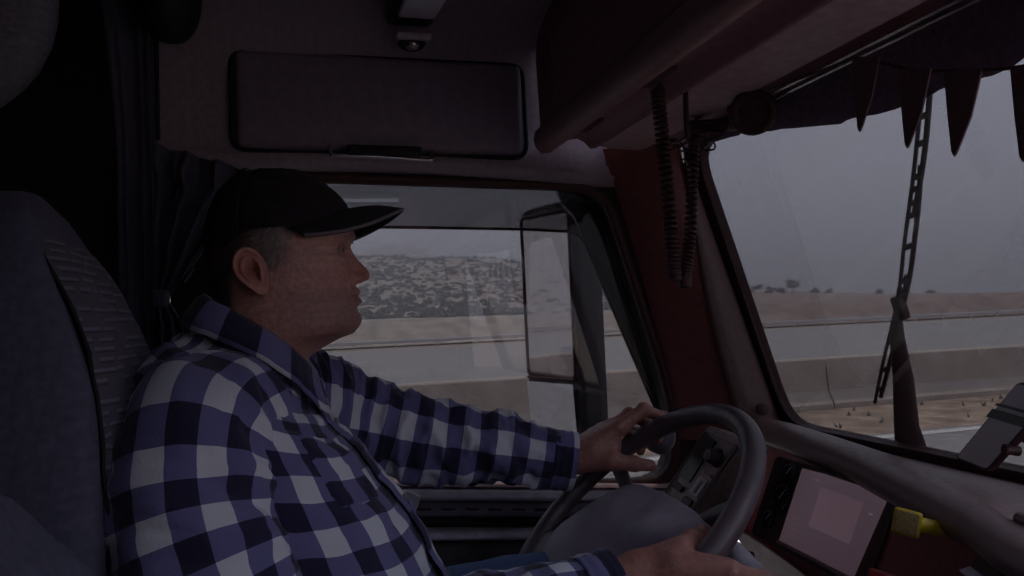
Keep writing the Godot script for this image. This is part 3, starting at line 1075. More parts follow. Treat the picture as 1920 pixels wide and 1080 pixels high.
func dashboard() -> void:
	var o := thing("dashboard", V(0.75, -0.6, -0.4), "dark red-brown wraparound dashboard with padded hood under the windshield", "dashboard")
	var st := begin()
	var rows := []
	for i in 56:
		var z := lerpf(-1.43, 0.78, pow(i / 55.0, 1.25))
		var x := hood_x(z)
		var row := PackedVector3Array()
		for p in spline([Vector3(0.955, -0.262, 0), Vector3(maxf(x + 0.13, 0.88), -0.248, 0), Vector3(x + 0.075, -0.228, 0), Vector3(x + 0.035, -0.222, 0), Vector3(x + 0.012, -0.229, 0), Vector3(x + 0.001, -0.243, 0), Vector3(x + 0.003, -0.256, 0), Vector3(x + 0.014, -0.262, 0), Vector3(x + 0.032, -0.258, 0)], 36):
			row.append(V(p.x, p.y, z))
		rows.append(row)
	sheet(st, rows)
	build("hood_pad", st, M.dash, o)
	st = begin()
	rows = []
	for i in 40:
		var z := lerpf(-1.43, 0.78, i / 39.0)
		var x := hood_x(z)
		rows.append(PackedVector3Array([V(x + 0.034, -0.256, z), V(x + 0.036, -0.27, z), V(x + 0.005, -0.35, z), V(x - 0.022, -0.42, z), V(x - 0.024, -0.432, z), V(x - 0.012, -0.445, z), V(x + 0.03, -0.52, z), V(x + 0.08, -0.62, z), V(0.93, -0.9, z), V(0.94, -1.25, z)]))
	sheet(st, rows)
	build("fascia", st, M.dash_face, o)
	st = begin()
	var trim := []
	for i in 24:
		var z := lerpf(-1.2, 0.0, i / 23.0)
		trim.append(V(hood_x(z) + 0.010, -0.2605, z))
	tube(st, spline(trim, 60), 0.002, 6)
	build("hood_seam", st, M.cabinet, o)
	# instrument glass, with its pale reflection painted on and glowing
	var a := Vector3(0.757, -0.262, -1.09)
	var ux := Vector3(-0.004, -0.003, 0.196)
	var uy := Vector3(-0.039, -0.114, -0.016)
	var nrm := uy.cross(ux).normalized()
	if nrm.x > 0: nrm = -nrm
	var P := func(u: float, v: float, h: float) -> Vector3: return a + ux * u + uy * v + nrm * h + Vector3(0, EYE, 0)
	st = begin()
	plate(st, rounded([P.call(-0.42, -0.06, 0.0), P.call(1.07, -0.04, 0.0), P.call(1.03, 1.10, 0.0), P.call(-0.42, 1.10, 0.0)], 0.012), -nrm * 0.05)
	build("cluster_housing", st, M.rubber, o)
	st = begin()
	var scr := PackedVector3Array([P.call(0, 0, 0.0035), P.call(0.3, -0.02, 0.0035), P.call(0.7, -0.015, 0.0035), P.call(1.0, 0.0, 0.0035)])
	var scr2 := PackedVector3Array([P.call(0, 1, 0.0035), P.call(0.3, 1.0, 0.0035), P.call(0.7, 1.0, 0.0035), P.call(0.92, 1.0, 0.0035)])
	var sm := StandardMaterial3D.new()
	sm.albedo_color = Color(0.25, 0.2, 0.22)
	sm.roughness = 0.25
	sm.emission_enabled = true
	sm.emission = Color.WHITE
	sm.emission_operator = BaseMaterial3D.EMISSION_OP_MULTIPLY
	sm.emission_texture = reflection_picture()
	sm.emission_energy_multiplier = 0.14  # faint glow stands in for reflected window light
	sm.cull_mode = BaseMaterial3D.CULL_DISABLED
	M.glass_reflection = sm
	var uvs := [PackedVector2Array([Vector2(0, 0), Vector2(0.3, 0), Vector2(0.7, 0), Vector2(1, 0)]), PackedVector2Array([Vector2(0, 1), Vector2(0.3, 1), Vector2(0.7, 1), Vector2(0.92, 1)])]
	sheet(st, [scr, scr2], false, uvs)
	build("reflection_pane", st, sm, o)
	st = begin()
	tube(st, PackedVector3Array([P.call(-0.01, 1.02, 0.004), P.call(0.5, 1.02, 0.005), P.call(0.95, 1.03, 0.004)]), 0.003, 6)
	build("cluster_edge", st, M.cabinet, o)
	for g in [[-0.16, 0.12, 0.019], [-0.15, 0.46, 0.026], [-0.24, 0.80, 0.017]]:
		st = begin()
		var c: Vector3 = P.call(g[0], g[1], 0.002)
		lathe(st, c, nrm, [[-0.002, g[2]], [0.002, g[2]], [0.003, g[2] * 0.94], [0.0012, g[2] * 0.90], [0.0012, 0.0]], 28)
		var dial := build("gauge_dial", st, M.soft_black, o)
		st = begin()
		for k in 15:
			var an := PI * 0.75 + PI * 1.5 * k / 14.0
			var dir := ux.normalized() * cos(an) + uy.normalized() * sin(an)
			bar(st, c + dir * g[2] * 0.72 + nrm * 0.0022, c + dir * g[2] * 0.86 + nrm * 0.0022, 0.0005, 4)
		build("tick_marks", st, M.lens, dial)
		st = begin()
		var nd := ux.normalized() * 0.5 - uy.normalized() * 0.85
		bar(st, c - nd * g[2] * 0.15 + nrm * 0.0035, c + nd * g[2] * 0.7 + nrm * 0.0035, 0.0007, 5)
		build("needle", st, M.lens, dial)
	# radio and climate panel left of the wheel
	var rp := thing("radio_panel", V(0.66, -0.3, -1.25), "silver-framed radio panel with dark display and dial behind steering wheel", "radio")
	var ra := Vector3(0.689, -0.213, -1.264)
	var rx := Vector3(-0.002, -0.011, 0.110)
	var ry := Vector3(-0.040, -0.110, -0.078)
	var rn := ry.cross(rx).normalized()
	if rn.x > 0: rn = -rn
	var R := func(u: float, v: float, h: float) -> Vector3: return ra + rx * u + ry * v + rn * h + Vector3(0, EYE, 0)
	st = begin()
	plate(st, rounded([R.call(-0.05, -0.03, 0), R.call(1.02, -0.03, 0), R.call(1.0, 1.28, 0), R.call(-0.05, 1.28, 0)], 0.010), -rn * 0.05)
	build("body", st, M.panel_silver, rp)
	st = begin()
	plate(st, rounded([R.call(0.05, 0.12, 0.003), R.call(0.42, 0.14, 0.003), R.call(0.44, 0.86, 0.003), R.call(0.06, 0.84, 0.003)], 0.004), -rn * 0.006)
	build("dark_display", st, M.dark_glass, rp)
	st = begin()
	var fr := rounded([R.call(0.0, 0.06, 0.003), R.call(0.96, 0.07, 0.003), R.call(0.96, 1.2, 0.003), R.call(0.0, 1.2, 0.003)], 0.008)
	fr.append(fr[0])
	tube(st, fr, 0.0022, 6, false)
	build("frame", st, M.panel_silver, rp)
	st = begin()
	lathe(st, R.call(0.70, 0.34, 0.0), rn, [[0.0, 0.017], [0.004, 0.0165], [0.005, 0.0135], [0.018, 0.0125], [0.021, 0.010], [0.0215, 0.0]], 28)
	build("dial", st, M.black_plastic, rp)
	st = begin()
	lathe(st, R.call(0.70, 0.34, 0.020), rn, [[0.0, 0.0105], [0.003, 0.0095], [0.0035, 0.0]], 24)
	build("dial_cap", st, M.panel_silver, rp)
	st = begin()
	plate(st, rounded([R.call(0.58, 0.68, 0.002), R.call(0.86, 0.69, 0.002), R.call(0.86, 0.98, 0.002), R.call(0.58, 0.97, 0.002)], 0.003), -rn * 0.004)
	build("socket_plate", st, M.grey_plastic, rp)
	st = begin()
	plate(st, rounded([R.call(0.69, 0.73, 0.003), R.call(0.76, 0.73, 0.003), R.call(0.76, 0.94, 0.003), R.call(0.69, 0.94, 0.003)], 0.001), -rn * 0.002)
	build("slot", st, M.dark_glass, rp)
	for q in [[0.58, 1.05, 0.86, 1.16], [0.10, 0.95, 0.40, 1.05]]:
		st = begin()
		plate(st, rounded([R.call(q[0], q[1], 0.005), R.call(q[2], q[1], 0.005), R.call(q[2], q[3], 0.005), R.call(q[0], q[3], 0.005)], 0.002), -rn * 0.006)
		build("button", st, M.black_plastic, rp)
	for k in 3:
		st = begin()
		plate(st, rounded([R.call(0.60 + k * 0.1, 0.58, 0.003), R.call(0.66 + k * 0.1, 0.58, 0.003), R.call(0.66 + k * 0.1, 0.62, 0.003), R.call(0.60 + k * 0.1, 0.62, 0.003)], 0.001), -rn * 0.004)
		build("small_button", st, M.grey_plastic, rp)
	# a rounded pod between the pillar and the radio
	var pod := thing("dash_pod", V(0.7, -0.3, -1.33), "rounded dark pod at the pillar foot behind the steering wheel", "pod")
	st = begin()
	rows = []
	for i in 11:
		var t := i / 10.0
		var r := 0.034 * sqrt(maxf(0.02, 1 - pow(maxf(0.0, t - 0.55) / 0.45, 2.0)))
		var row := PackedVector3Array()
		for j in 20: row.append(V(0.622 + cos(TAU * j / 20) * r * 0.9, lerpf(-0.192, -0.266, t), -1.335 + sin(TAU * j / 20) * r))
		rows.append(row)
	sheet(st, rows, true)
	build("shell", st, M.door_plastic, pod)
	# valve knobs
	knob("yellow_knob", "square yellow brake knob on a short stem right of instrument glass", Vector3(0.640, -0.249, -0.738), M.yellow, M.yellow_face)
	knob("red_knob", "square red brake knob at the bottom below the yellow one", Vector3(0.612, -0.318, -0.752), M.red, M.red)
	var vent := thing("air_vent", V(0.63, -0.29, -0.63), "dark slatted air vent at the lower right of dashboard", "air vent")
	st = begin()
	rbox(st, at(V(0.640, -0.286, -0.632), 0, -22, -24), Vector3(0.02, 0.05, 0.06), 0.006, 2)
	build("frame", st, M.rubber, vent)
	for k in 4:
		st = begin()
		rbox(st, at(V(0.629 - k * 0.0035, -0.276 - k * 0.009, -0.636), 0, -22, 20), Vector3(0.012, 0.002, 0.05), 0.0008, 1)
		build("slat", st, M.grey_plastic, vent)
	var tray := thing("dash_tray", V(0.68, -0.23, -0.55), "low rounded cover on the dashboard top at the right edge", "tray")
	st = begin()
	rbox(st, at(V(0.705, -0.224, -0.545), 0, -16, -3), Vector3(0.12, 0.018, 0.14), 0.008, 3)
	build("cover", st, M.dash, tray)

func knob(called: String, label: String, c: Vector3, m: Material, face: Material) -> void:
	var o := thing(called, V(c.x, c.y, c.z), label, "knob")
	var st := begin()
	var n := Vector3(-0.70, 0.22, 0.68).normalized()
	var side := n.cross(Vector3(0.18, 1, 0.1)).normalized()
	var b := Transform3D(Basis(n, side.cross(n).normalized(), side), V(c.x, c.y, c.z))
	rbox(st, b, Vector3(0.008, 0.029, 0.029), 0.0035, 3)
	build("handle", st, m, o)
	st = begin()
	rbox(st, b * Transform3D(Basis(), Vector3(0.0045, 0, 0)), Vector3(0.002, 0.024, 0.024), 0.0009, 2)
	build("face_plate", st, face, o)
	st = begin()
	bar(st, V(c.x, c.y, c.z) + Vector3(0.003, 0, 0), V(c.x + 0.05, c.y - 0.012, c.z + 0.018), 0.0085, 14)
	build("stem", st, m, o)

const WHEEL := Vector3(0.440, -0.307, -1.070)
const TILT := 0.706
func wheel_point(ang: float, rad: float, h: float) -> Vector3:
	var e1 := Vector3(cos(TILT), sin(TILT), 0)
	var n := Vector3(-sin(TILT), cos(TILT), 0)
	return WHEEL + Vector3(0, EYE, 0) + e1 * cos(ang) * rad + Vector3(0, 0, 1) * sin(ang) * rad + n * h

func wheel_at(e: float, z: float, h: float) -> Vector3:
	return WHEEL + Vector3(0, EYE, 0) + Vector3(cos(TILT), sin(TILT), 0) * e + Vector3(0, 0, 1) * z + Vector3(-sin(TILT), cos(TILT), 0) * h

func steering_wheel() -> void:
	var o := thing("steering_wheel", WHEEL + Vector3(0, EYE, 0), "large dark steering wheel with a wide grey centre pad", "steering wheel")
	var st := begin()
	var rows := []
	for i in 145:
		var a := TAU * i / 144.0
		var row := PackedVector3Array()
		for j in 18:
			var b := TAU * j / 18
			row.append(wheel_point(a, 0.221 + 0.0165 * cos(b), 0.0165 * sin(b)))
		rows.append(row)
	sheet(st, rows, true)
	build("rim", st, M.wheel_rim, o)
	# spokes widen where they run into the rim
	for s in [[PI * 1.5 - 0.62, 0.030, 0.066], [PI * 1.5 + 0.42, 0.012, 0.020], [PI * 0.5 + 0.62, 0.030, 0.066], [PI * 0.5 - 0.42, 0.012, 0.020]]:
		st = begin()
		rows = []
		for i in 9:
			var t := i / 8.0
			var r := lerpf(0.07, 0.216, t)
			var w: float = lerpf(s[1], s[2], pow(t, 2.2))
			var h := lerpf(-0.030, -0.002, smoothstep(0.0, 1.0, t))
			var row := PackedVector3Array()
			for j in 14:
				var b := TAU * j / 14
				var c := wheel_point(s[0], r, h)
				var side := (wheel_point(s[0] + 0.01, r, h) - wheel_point(s[0] - 0.01, r, h)).normalized()
				var up := Vector3(-sin(TILT), cos(TILT), 0)
				row.append(c + side * w * signf(cos(b)) * pow(absf(cos(b)), 0.7) * 0.5 * 1.6 + up * 0.009 * signf(sin(b)) * pow(absf(sin(b)), 0.7))
			rows.append(row)
		sheet(st, rows, true)
		build("spoke", st, M.wheel_rim, o)
	st = begin()
	var outline := [[-0.06, -0.178], [-0.01, -0.150], [0.038, -0.112], [0.063, -0.070], [0.068, -0.01], [0.068, 0.06], [0.063, 0.12], [0.055, 0.160], [0.040, 0.176], [0.015, 0.160], [-0.02, 0.105], [-0.07, 0.04], [-0.115, -0.02], [-0.135, -0.08], [-0.130, -0.15], [-0.10, -0.178]]
	var pts := []
	for p in outline: pts.append(Vector3(p[0], p[1], 0))
	pts.append(pts[0])
	var lp := spline(pts, 96)
	lp.remove_at(96)
	var c0 := Vector3(-0.03, -0.02, 0)
	rows = []
	for k in [[0.97, -0.045], [1.0, -0.020], [1.0, -0.010], [0.985, -0.004], [0.95, 0.0], [0.8, 0.007], [0.6, 0.013], [0.4, 0.016], [0.2, 0.018], [0.0, 0.0185]]:
		var row := PackedVector3Array()
		for p in lp:
			var q := c0.lerp(p, k[0])
			var ridge := 0.016 * exp(-pow((q.y + 0.01) / 0.05, 2.0)) * smoothstep(1.0, 0.8, k[0])
			row.append(wheel_at(q.x, q.y, k[1] - ridge))
		rows.append(row)
	sheet(st, rows, true)
	build("centre_pad", st, M.hub, o)
	st = begin()
	rows = []
	for k in [[1.03, -0.05], [1.06, -0.026], [1.03, -0.018], [0.96, -0.016]]:
		var row := PackedVector3Array()
		for p in lp:
			var q := c0.lerp(p, k[0])
			row.append(wheel_at(q.x - 0.008, q.y, k[1]))
		rows.append(row)
	sheet(st, rows, true)
	build("pad_surround", st, M.rubber, o)
	st = begin()
	bar(st, wheel_at(-0.02, 0, -0.04), wheel_at(0.0, 0, -0.36), 0.05, 20)
	build("column", st, M.soft_black, o)
	# column stalk
	var s := thing("column_stalk", V(0.58, -0.35, -0.98), "stubby dark lever with a grey cap on the steering column", "stalk")
	st = begin()
	bar(st, V(0.50, -0.345, -1.06), V(0.575, -0.342, -0.955), 0.008)
	build("arm", st, M.rubber, s)
	st = begin()
	lathe(st, V(0.555, -0.336, -0.975), Vector3(0.25, -0.55, 0.8), [[-0.004, 0.012], [0.0, 0.0165], [0.030, 0.0175], [0.034, 0.016], [0.036, 0.018], [0.046, 0.018], [0.050, 0.013], [0.050, 0.0]], 24)
	build("knob_cap", st, M.grey_plastic, s)

func outside_fittings() -> void:
	# side mirror on its bracket
	var o := thing("side_mirror", V(0.68, -0.33, -1.95), "tall truck side mirror with two glasses seen through side window", "side mirror")
	var t := Vector3(0.303, 0, 0.953)
	var n := Vector3(-0.953, 0, 0.303)
	var p0 := V(0.569, 0, -2.01)
	var W := 0.208
	var q := func(s: float, y: float, h: float) -> Vector3: return p0 + t * s * W + Vector3(0, y * 1.145, 0) + n * h
	var st := begin()
	plate(st, rounded([q.call(-0.07, 0.256, 0), q.call(1.04, 0.256, 0), q.call(1.04, -0.30, 0), q.call(-0.03, -0.30, 0)], 0.035), -n * 0.09, 0.01)
	build("housing", st, M.housing, o)
	st = begin()
	plate(st, rounded([q.call(0.01, 0.226, 0.005), q.call(1.0, 0.222, 0.005), q.call(1.0, -0.132, 0.005), q.call(0.03, -0.128, 0.005)], 0.012), -n * 0.004)
	build("main_glass", st, M.mirror, o)
	st = begin()
	var rim := rounded([q.call(-0.01, 0.232, 0.004), q.call(1.02, 0.228, 0.004), q.call(1.02, -0.137, 0.004), q.call(0.01, -0.133, 0.004)], 0.014)
	rim.append(rim[0])
	tube(st, rim, 0.0055, 6, false)
	build("glass_frame", st, M.rubber, o)
	st = begin()
	var rows := []
	for i in 9:
		var v := i / 8.0
		var row := PackedVector3Array()
		for j in 9:
			var u := j / 8.0
			var bulge := 0.004 * (1 - pow(2 * u - 1, 2.0)) * (1 - pow(2 * v - 1, 2.0))
			row.append(q.call(lerpf(0.03, 1.0, u), lerpf(-0.150, -0.285, v), 0.004 + bulge * 0.0 + 0.009 * (1.0 - v)))
		rows.append(row)
	sheet(st, rows)
	build("wide_glass", st, M.mirror, o)
	st = begin()
	rbox(st, Transform3D(Basis(t, Vector3.UP, n), q.call(0.5, -0.1405, 0.004)), Vector3(W * 1.0, 0.008, 0.012), 0.003, 1)
	build("divider", st, M.rubber, o)
	st = begin()
	rows = []
	for i in 12:
		var y := lerpf(0.25, -0.31, i / 11.0)
		var row := PackedVector3Array()
		for k in 12:
			var a := TAU * k / 12
			row.append(V(0.715 + 0.031 * signf(cos(a)) * sqrt(absf(cos(a))) , y * 1.145, -1.91 + 0.02 * signf(sin(a)) * sqrt(absf(sin(a)))))
		rows.append(row)
	sheet(st, rows, true)
	fan(st, rows[0]); fan(st, rows[-1])
	build("wet_side_cover", st, M.wet_housing, o)
	st = begin()
	tube(st, spline([V(0.74, 0.22, -1.93), V(0.80, 0.22, -1.80), V(0.84, 0.20, -1.58)], 12), 0.014, 8)
	tube(st, spline([V(0.74, -0.30, -1.93), V(0.80, -0.30, -1.80), V(0.88, -0.28, -1.58)], 12), 0.014, 8)
	build("bracket_arms", st, M.housing, o)
	# windshield wiper outside the glass
	o = thing("windshield_wiper", V(1.0, -0.274, -1.131), "dark wiper with broad arm and openwork blade resting upright on windshield", "wiper")
	st = begin()
	var arm := [V(1.00, -0.300, -1.126), V(0.995, -0.255, -1.126), V(0.985, -0.215, -1.122), V(0.965, -0.13, -1.10), V(0.945, -0.065, -1.085), V(0.935, -0.035, -1.073)]
	var wd := [0.018, 0.025, 0.019, 0.0145, 0.009, 0.006]
	rows = []
	for i in 6:
		var row := PackedVector3Array()
		for k in 10:
			var a := TAU * k / 10
			row.append(arm[i] + Vector3(0.010 * sin(a), 0, 0) + Vector3(0.75, 0, 0.66) * wd[i] * cos(a))
		rows.append(row)
	sheet(st, rows, true)
	build("arm", st, M.wiper, o)
	st = begin()
	var blade := [V(0.980, -0.182, -1.190), V(0.952, -0.10, -1.128), V(0.922, 0.003, -1.052), V(0.895, 0.09, -1.000), V(0.868, 0.18, -0.945), V(0.845, 0.25, -0.903), V(0.822, 0.32, -0.86)]
	tube(st, spline(blade, 40), 0.0032, 6)
	build("rubber_strip", st, M.rubber, o)
	# bridges of the blade: two rails that meet at their ends, with rungs between
	var off := Vector3(-0.05, 0.25, 1.0).normalized()
	var bl := spline(blade, 60)
	for seg in [[2, 24, 0.0], [16, 42, 0.007], [34, 58, 0.0]]:
		st = begin()
		var up := PackedVector3Array()
		for i in range(seg[0], seg[1] + 1):
			var u: float = float(i - seg[0]) / (seg[1] - seg[0])
			up.append(bl[i] + off * (0.003 + (0.0065 + seg[2] * 0.6) * sin(PI * u)) + Vector3(0.008, 0, 0))
		tube(st, up, 0.0042, 6)
		for i in [0.12, 0.28, 0.5, 0.72, 0.88]:
			var k := int(i * (seg[1] - seg[0]))
			bar(st, up[k], bl[seg[0] + k], 0.0050, 6)
		build("bridge", st, M.wiper, o)
	st = begin()
	bar(st, V(0.935, -0.040, -1.076), V(0.922, 0.02, -1.045), 0.0055, 8)
	rbox(st, at(V(0.928, -0.012, -1.055), 0, 0, 15), Vector3(0.018, 0.04, 0.018), 0.004, 1)
	build("hook", st, M.wiper, o)
	# phone on a windshield mount
	o = thing("phone", V(0.79, -0.21, -0.8), "dark smartphone tilted in a holder above the dashboard at right", "phone")
	var A := V(0.8, -0.207, -0.831)
	var w := Vector3(-0.015, -0.004, 0.063)
	var l := Vector3(0.0, 0.107, 0.101)
	var fn := w.cross(l).normalized()
	if fn.x > 0: fn = -fn
	st = begin()
	plate(st, rounded([A, A + w, A + w + l, A + l], 0.009, 6), -fn * 0.009, 0.0012)
	build("case", st, M.rubber, o)
	st = begin()
	var A2 := A + w * 0.04 + l * 0.03 + fn * 0.0008
	plate(st, rounded([A2, A2 + w * 0.92, A2 + w * 0.92 + l * 0.94, A2 + l * 0.94], 0.007, 6), -fn * 0.0004)
	build("screen_glass", st, M.phone_glass, o)
	for b in [[0.56, 0.10], [0.70, 0.03]]:  # dark strips imitate reflections across the phone glass
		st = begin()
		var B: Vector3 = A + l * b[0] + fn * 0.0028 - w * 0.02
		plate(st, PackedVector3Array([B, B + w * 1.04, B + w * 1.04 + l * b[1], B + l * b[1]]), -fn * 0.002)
		build("reflection_band", st, M.dark_glass, o)
	o = thing("phone_mount", V(0.8, -0.23, -0.73), "black phone holder arm behind the phone at right edge", "phone holder")
	st = begin()
	var mid := A + w * 0.5 + l * 0.5 - fn * 0.012
	tube(st, spline([mid, mid - fn * 0.03 + Vector3(0, -0.02, 0.02), V(0.84, -0.20, -0.68), V(0.86, -0.245, -0.67)], 20), 0.008, 10)
	build("arm", st, M.rubber, o)
	st = begin()
	rbox(st, Transform3D(Basis(w.normalized(), l.normalized(), fn), mid), Vector3(0.05, 0.06, 0.010), 0.004, 2)
	bar(st, A + w * 1.06 + l * 0.30 - fn * 0.012, A + w * 1.06 + l * 0.30 + fn * 0.006, 0.006, 8)
	bar(st, A + w * 1.06 + l * 0.75 - fn * 0.012, A + w * 1.06 + l * 0.75 + fn * 0.006, 0.006, 8)
	build("clamp", st, M.rubber, o)

# ---------------------------------------------------------------- seats and curtains
func seat_back(o: Node3D, front_x: float, lean: float, zc: float, hw: float, y0: float, y1: float, depth: float, weave: Material, rnd: float, pipe: Material) -> void:
	# cross-sections of a padded back: front panel, bolsters, sides
	var rows := []
	var pan := []
	var pan_uv := []
	var pip := []
	var pip2 := []
	for i in 41:
		var t := i / 40.0
		var y := lerpf(y0, y1, t)
		var top := clampf((y1 - y) / rnd, 0.0, 1.0)
		var k := sqrt(1.0 - pow(1.0 - top, 2.2))
		var wv := hw * (0.22 + 0.78 * k) * (1.0 - 0.26 * smoothstep(0.50, 1.0, t))
		var x := front_x - lean * (y - y0) - 0.03 * (1 - k) + 0.02 * sin(t * PI) - 0.045 * smoothstep(0.72, 1.0, t)
		var dd := depth * (0.35 + 0.65 * k)
		var row := PackedVector3Array()
		for j in 40:
			var a := TAU * j / 40
			var ca := cos(a); var sa := sin(a)
			var px := signf(ca) * pow(absf(ca), 0.55)
			var pz := signf(sa) * pow(absf(sa), 0.55)
			var bol := 0.018 * smoothstep(0.72, 0.98, absf(pz)) * smoothstep(0.0, 0.6, px) * k
			row.append(V(x - dd / 2 + px * dd / 2 + bol, y, zc + pz * wv))
		rows.append(row)
		var pr := PackedVector3Array()
		var pu := PackedVector2Array()
		for j in 17:
			var u := j / 16.0 * 2 - 1
			var z := zc + u * wv * 0.80
			pr.append(V(x - 0.018 * smoothstep(0.90, 0.965, t) + 0.010 - 0.012 * pow(absf(u), 6.0) + 0.004 * fine.get_noise_2d(y * 900, z * 600), y, z))
			pu.append(Vector2(z * 2.4, -y * 2.4))
		if t < 0.965:
			pan.append(pr)
			pan_uv.append(pu)
			pip.append(pr[16] + Vector3(-0.001, 0, 0.001))
			pip2.append(pr[0] + Vector3(-0.001, 0, -0.001))
	var st := begin()
	sheet(st, rows, true)
	fan(st, rows[-1])
	build("bolster", st, M.seat_side, o)
	st = begin()
	sheet(st, pan, false, pan_uv)
	build("centre_panel", st, weave, o)
	for p in [pip, pip2]:
		st = begin()
		tube(st, PackedVector3Array(p), 0.0022, 6)
		build("piping", st, pipe, o)

func seats() -> void:
	var o := thing("driver_seat", V(-0.2, -1.2, -1.0), "high-backed driver's seat with woven grey panel behind the driver", "seat")
	seat_back(o, -0.190, 0.03, -0.975, 0.205, -0.72, 0.160, 0.15, M.seat_panel, 0.22, M.piping)
	var st := begin()
	rbox(st, at(V(0.02, -0.80, -1.02), 0, 0, 4), Vector3(0.52, 0.14, 0.52), 0.05, 4)
	build("cushion", st, M.seat_panel, o)
	st = begin()
	rbox(st, at(V(0.0, -1.06, -1.02)), Vector3(0.34, 0.36, 0.36), 0.03, 2)
	build("pedestal", st, M.soft_black, o)
	o = thing("middle_seat", V(-0.3, -1.2, -0.6), "rounded corner of a dark padded seat back at bottom left", "seat")
	seat_back(o, -0.150, 0.02, -0.640, 0.150, -0.8, -0.108, 0.16, M.seat_side, 0.20, M.seat_side)

func fold_cloth(called: String, path: Array, o: Node3D, folds: float, amp: float, m: Material) -> void:
	# path rows: y, x left, x right, z, fold strength
	var rows := []
	var n := 44
	for i in n + 1:
		var t := float(i) / n * (path.size() - 1)
		var k := mini(int(t), path.size() - 2)
		var f := smoothstep(0.0, 1.0, t - k) * 0.4 + (t - k) * 0.6
		var a: Array = path[k]
		var b: Array = path[k + 1]
		var row := PackedVector3Array()
		for j in 73:
			var u := j / 72.0
			var x := lerpf(lerpf(a[1], b[1], f), lerpf(a[2], b[2], f), u)
			var y := lerpf(a[0], b[0], f) - 0.05 * u * smoothstep(0.2, 0.325, lerpf(a[0], b[0], f)) * smoothstep(0.6, 0.4, lerpf(a[0], b[0], f))
			var s := lerpf(a[4], b[4], f) * amp
			var wob := u + 0.05 * fine.get_noise_2d(u * 40.0, float(i) * 1.5)
			row.append(V(x, y, lerpf(a[3], b[3], f) + s * (sin(wob * folds * TAU) + 0.45 * sin(wob * folds * 2.3 * TAU + 1.3))))
		rows.append(row)
	var st := begin()
	sheet(st, rows)
	build(called, st, m, o)

func curtains() -> void:
	var o := thing("tied_curtain", V(-0.2, 0.3, -1.40), "dark curtain gathered by a tie between the seat and driver", "curtain")
	fold_cloth("upper_cloth", [[0.325, -0.262, -0.088, -1.412, 1.0], [0.25, -0.262, -0.105, -1.420, 1.0], [0.15, -0.257, -0.165, -1.41, 0.9], [0.085, -0.252, -0.205, -1.40, 0.7], [0.055, -0.249, -0.226, -1.395, 0.35]], o, 3.2, 0.016, M.curtain)
	fold_cloth("lower_cloth", [[0.056, -0.249, -0.226, -1.395, 0.35], [0.02, -0.258, -0.208, -1.40, 0.8], [-0.08, -0.275, -0.185, -1.41, 1.0], [-0.30, -0.285, -0.165, -1.42, 1.0], [-0.75, -0.29, -0.15, -1.43, 1.0]], o, 3.2, 0.013, M.curtain)
	var st := begin()
	rbox(st, at(V(-0.238, 0.056, -1.380), 0, 0, -8), Vector3(0.030, 0.030, 0.03), 0.009, 3)
	build("tie", st, M.seat_side, o)
	st = begin()
	rbox(st, at(V(-0.268, 0.060, -1.392), 0, 0, -4), Vector3(0.09, 0.026, 0.014), 0.005, 2)
	build("tie_strap", st, M.soft_black, o)
	for p in [[-0.178, 0.118], [-0.165, 0.140], [-0.190, 0.092]]:
		st = begin()
		rbox(st, at(V(p[0], p[1], -1.370), 0, 0, -35), Vector3(0.005, 0.030, 0.006), 0.002, 1)
		build("hook_strip", st, M.seat_side, o)
	o = thing("sleeper_curtain", V(-0.27, 0.5, -1.40), "straight dark grey curtain hanging beside the sleeper opening at left", "curtain")
	fold_cloth("cloth", [[0.66, -0.315, -0.236, -1.36, 0.5], [0.3, -0.295, -0.240, -1.37, 0.8], [0.09, -0.295, -0.242, -1.37, 0.9], [-0.4, -0.30, -0.235, -1.37, 1.0]], o, 1.3, 0.012, M.curtain)
	st = begin()
	bar(st, V(-0.239, 0.60, -1.425), V(-0.241, 0.33, -1.425), 0.004)
	build("edge_track", st, M.soft_black, o)

# ---------------------------------------------------------------- the driver
const HZ := -1.07
const TZ := -1.06
const SKIN := Color(0.60, 0.305, 0.255)

func g2(a: float, s: float) -> float:
	return exp(-(a / s) * (a / s))

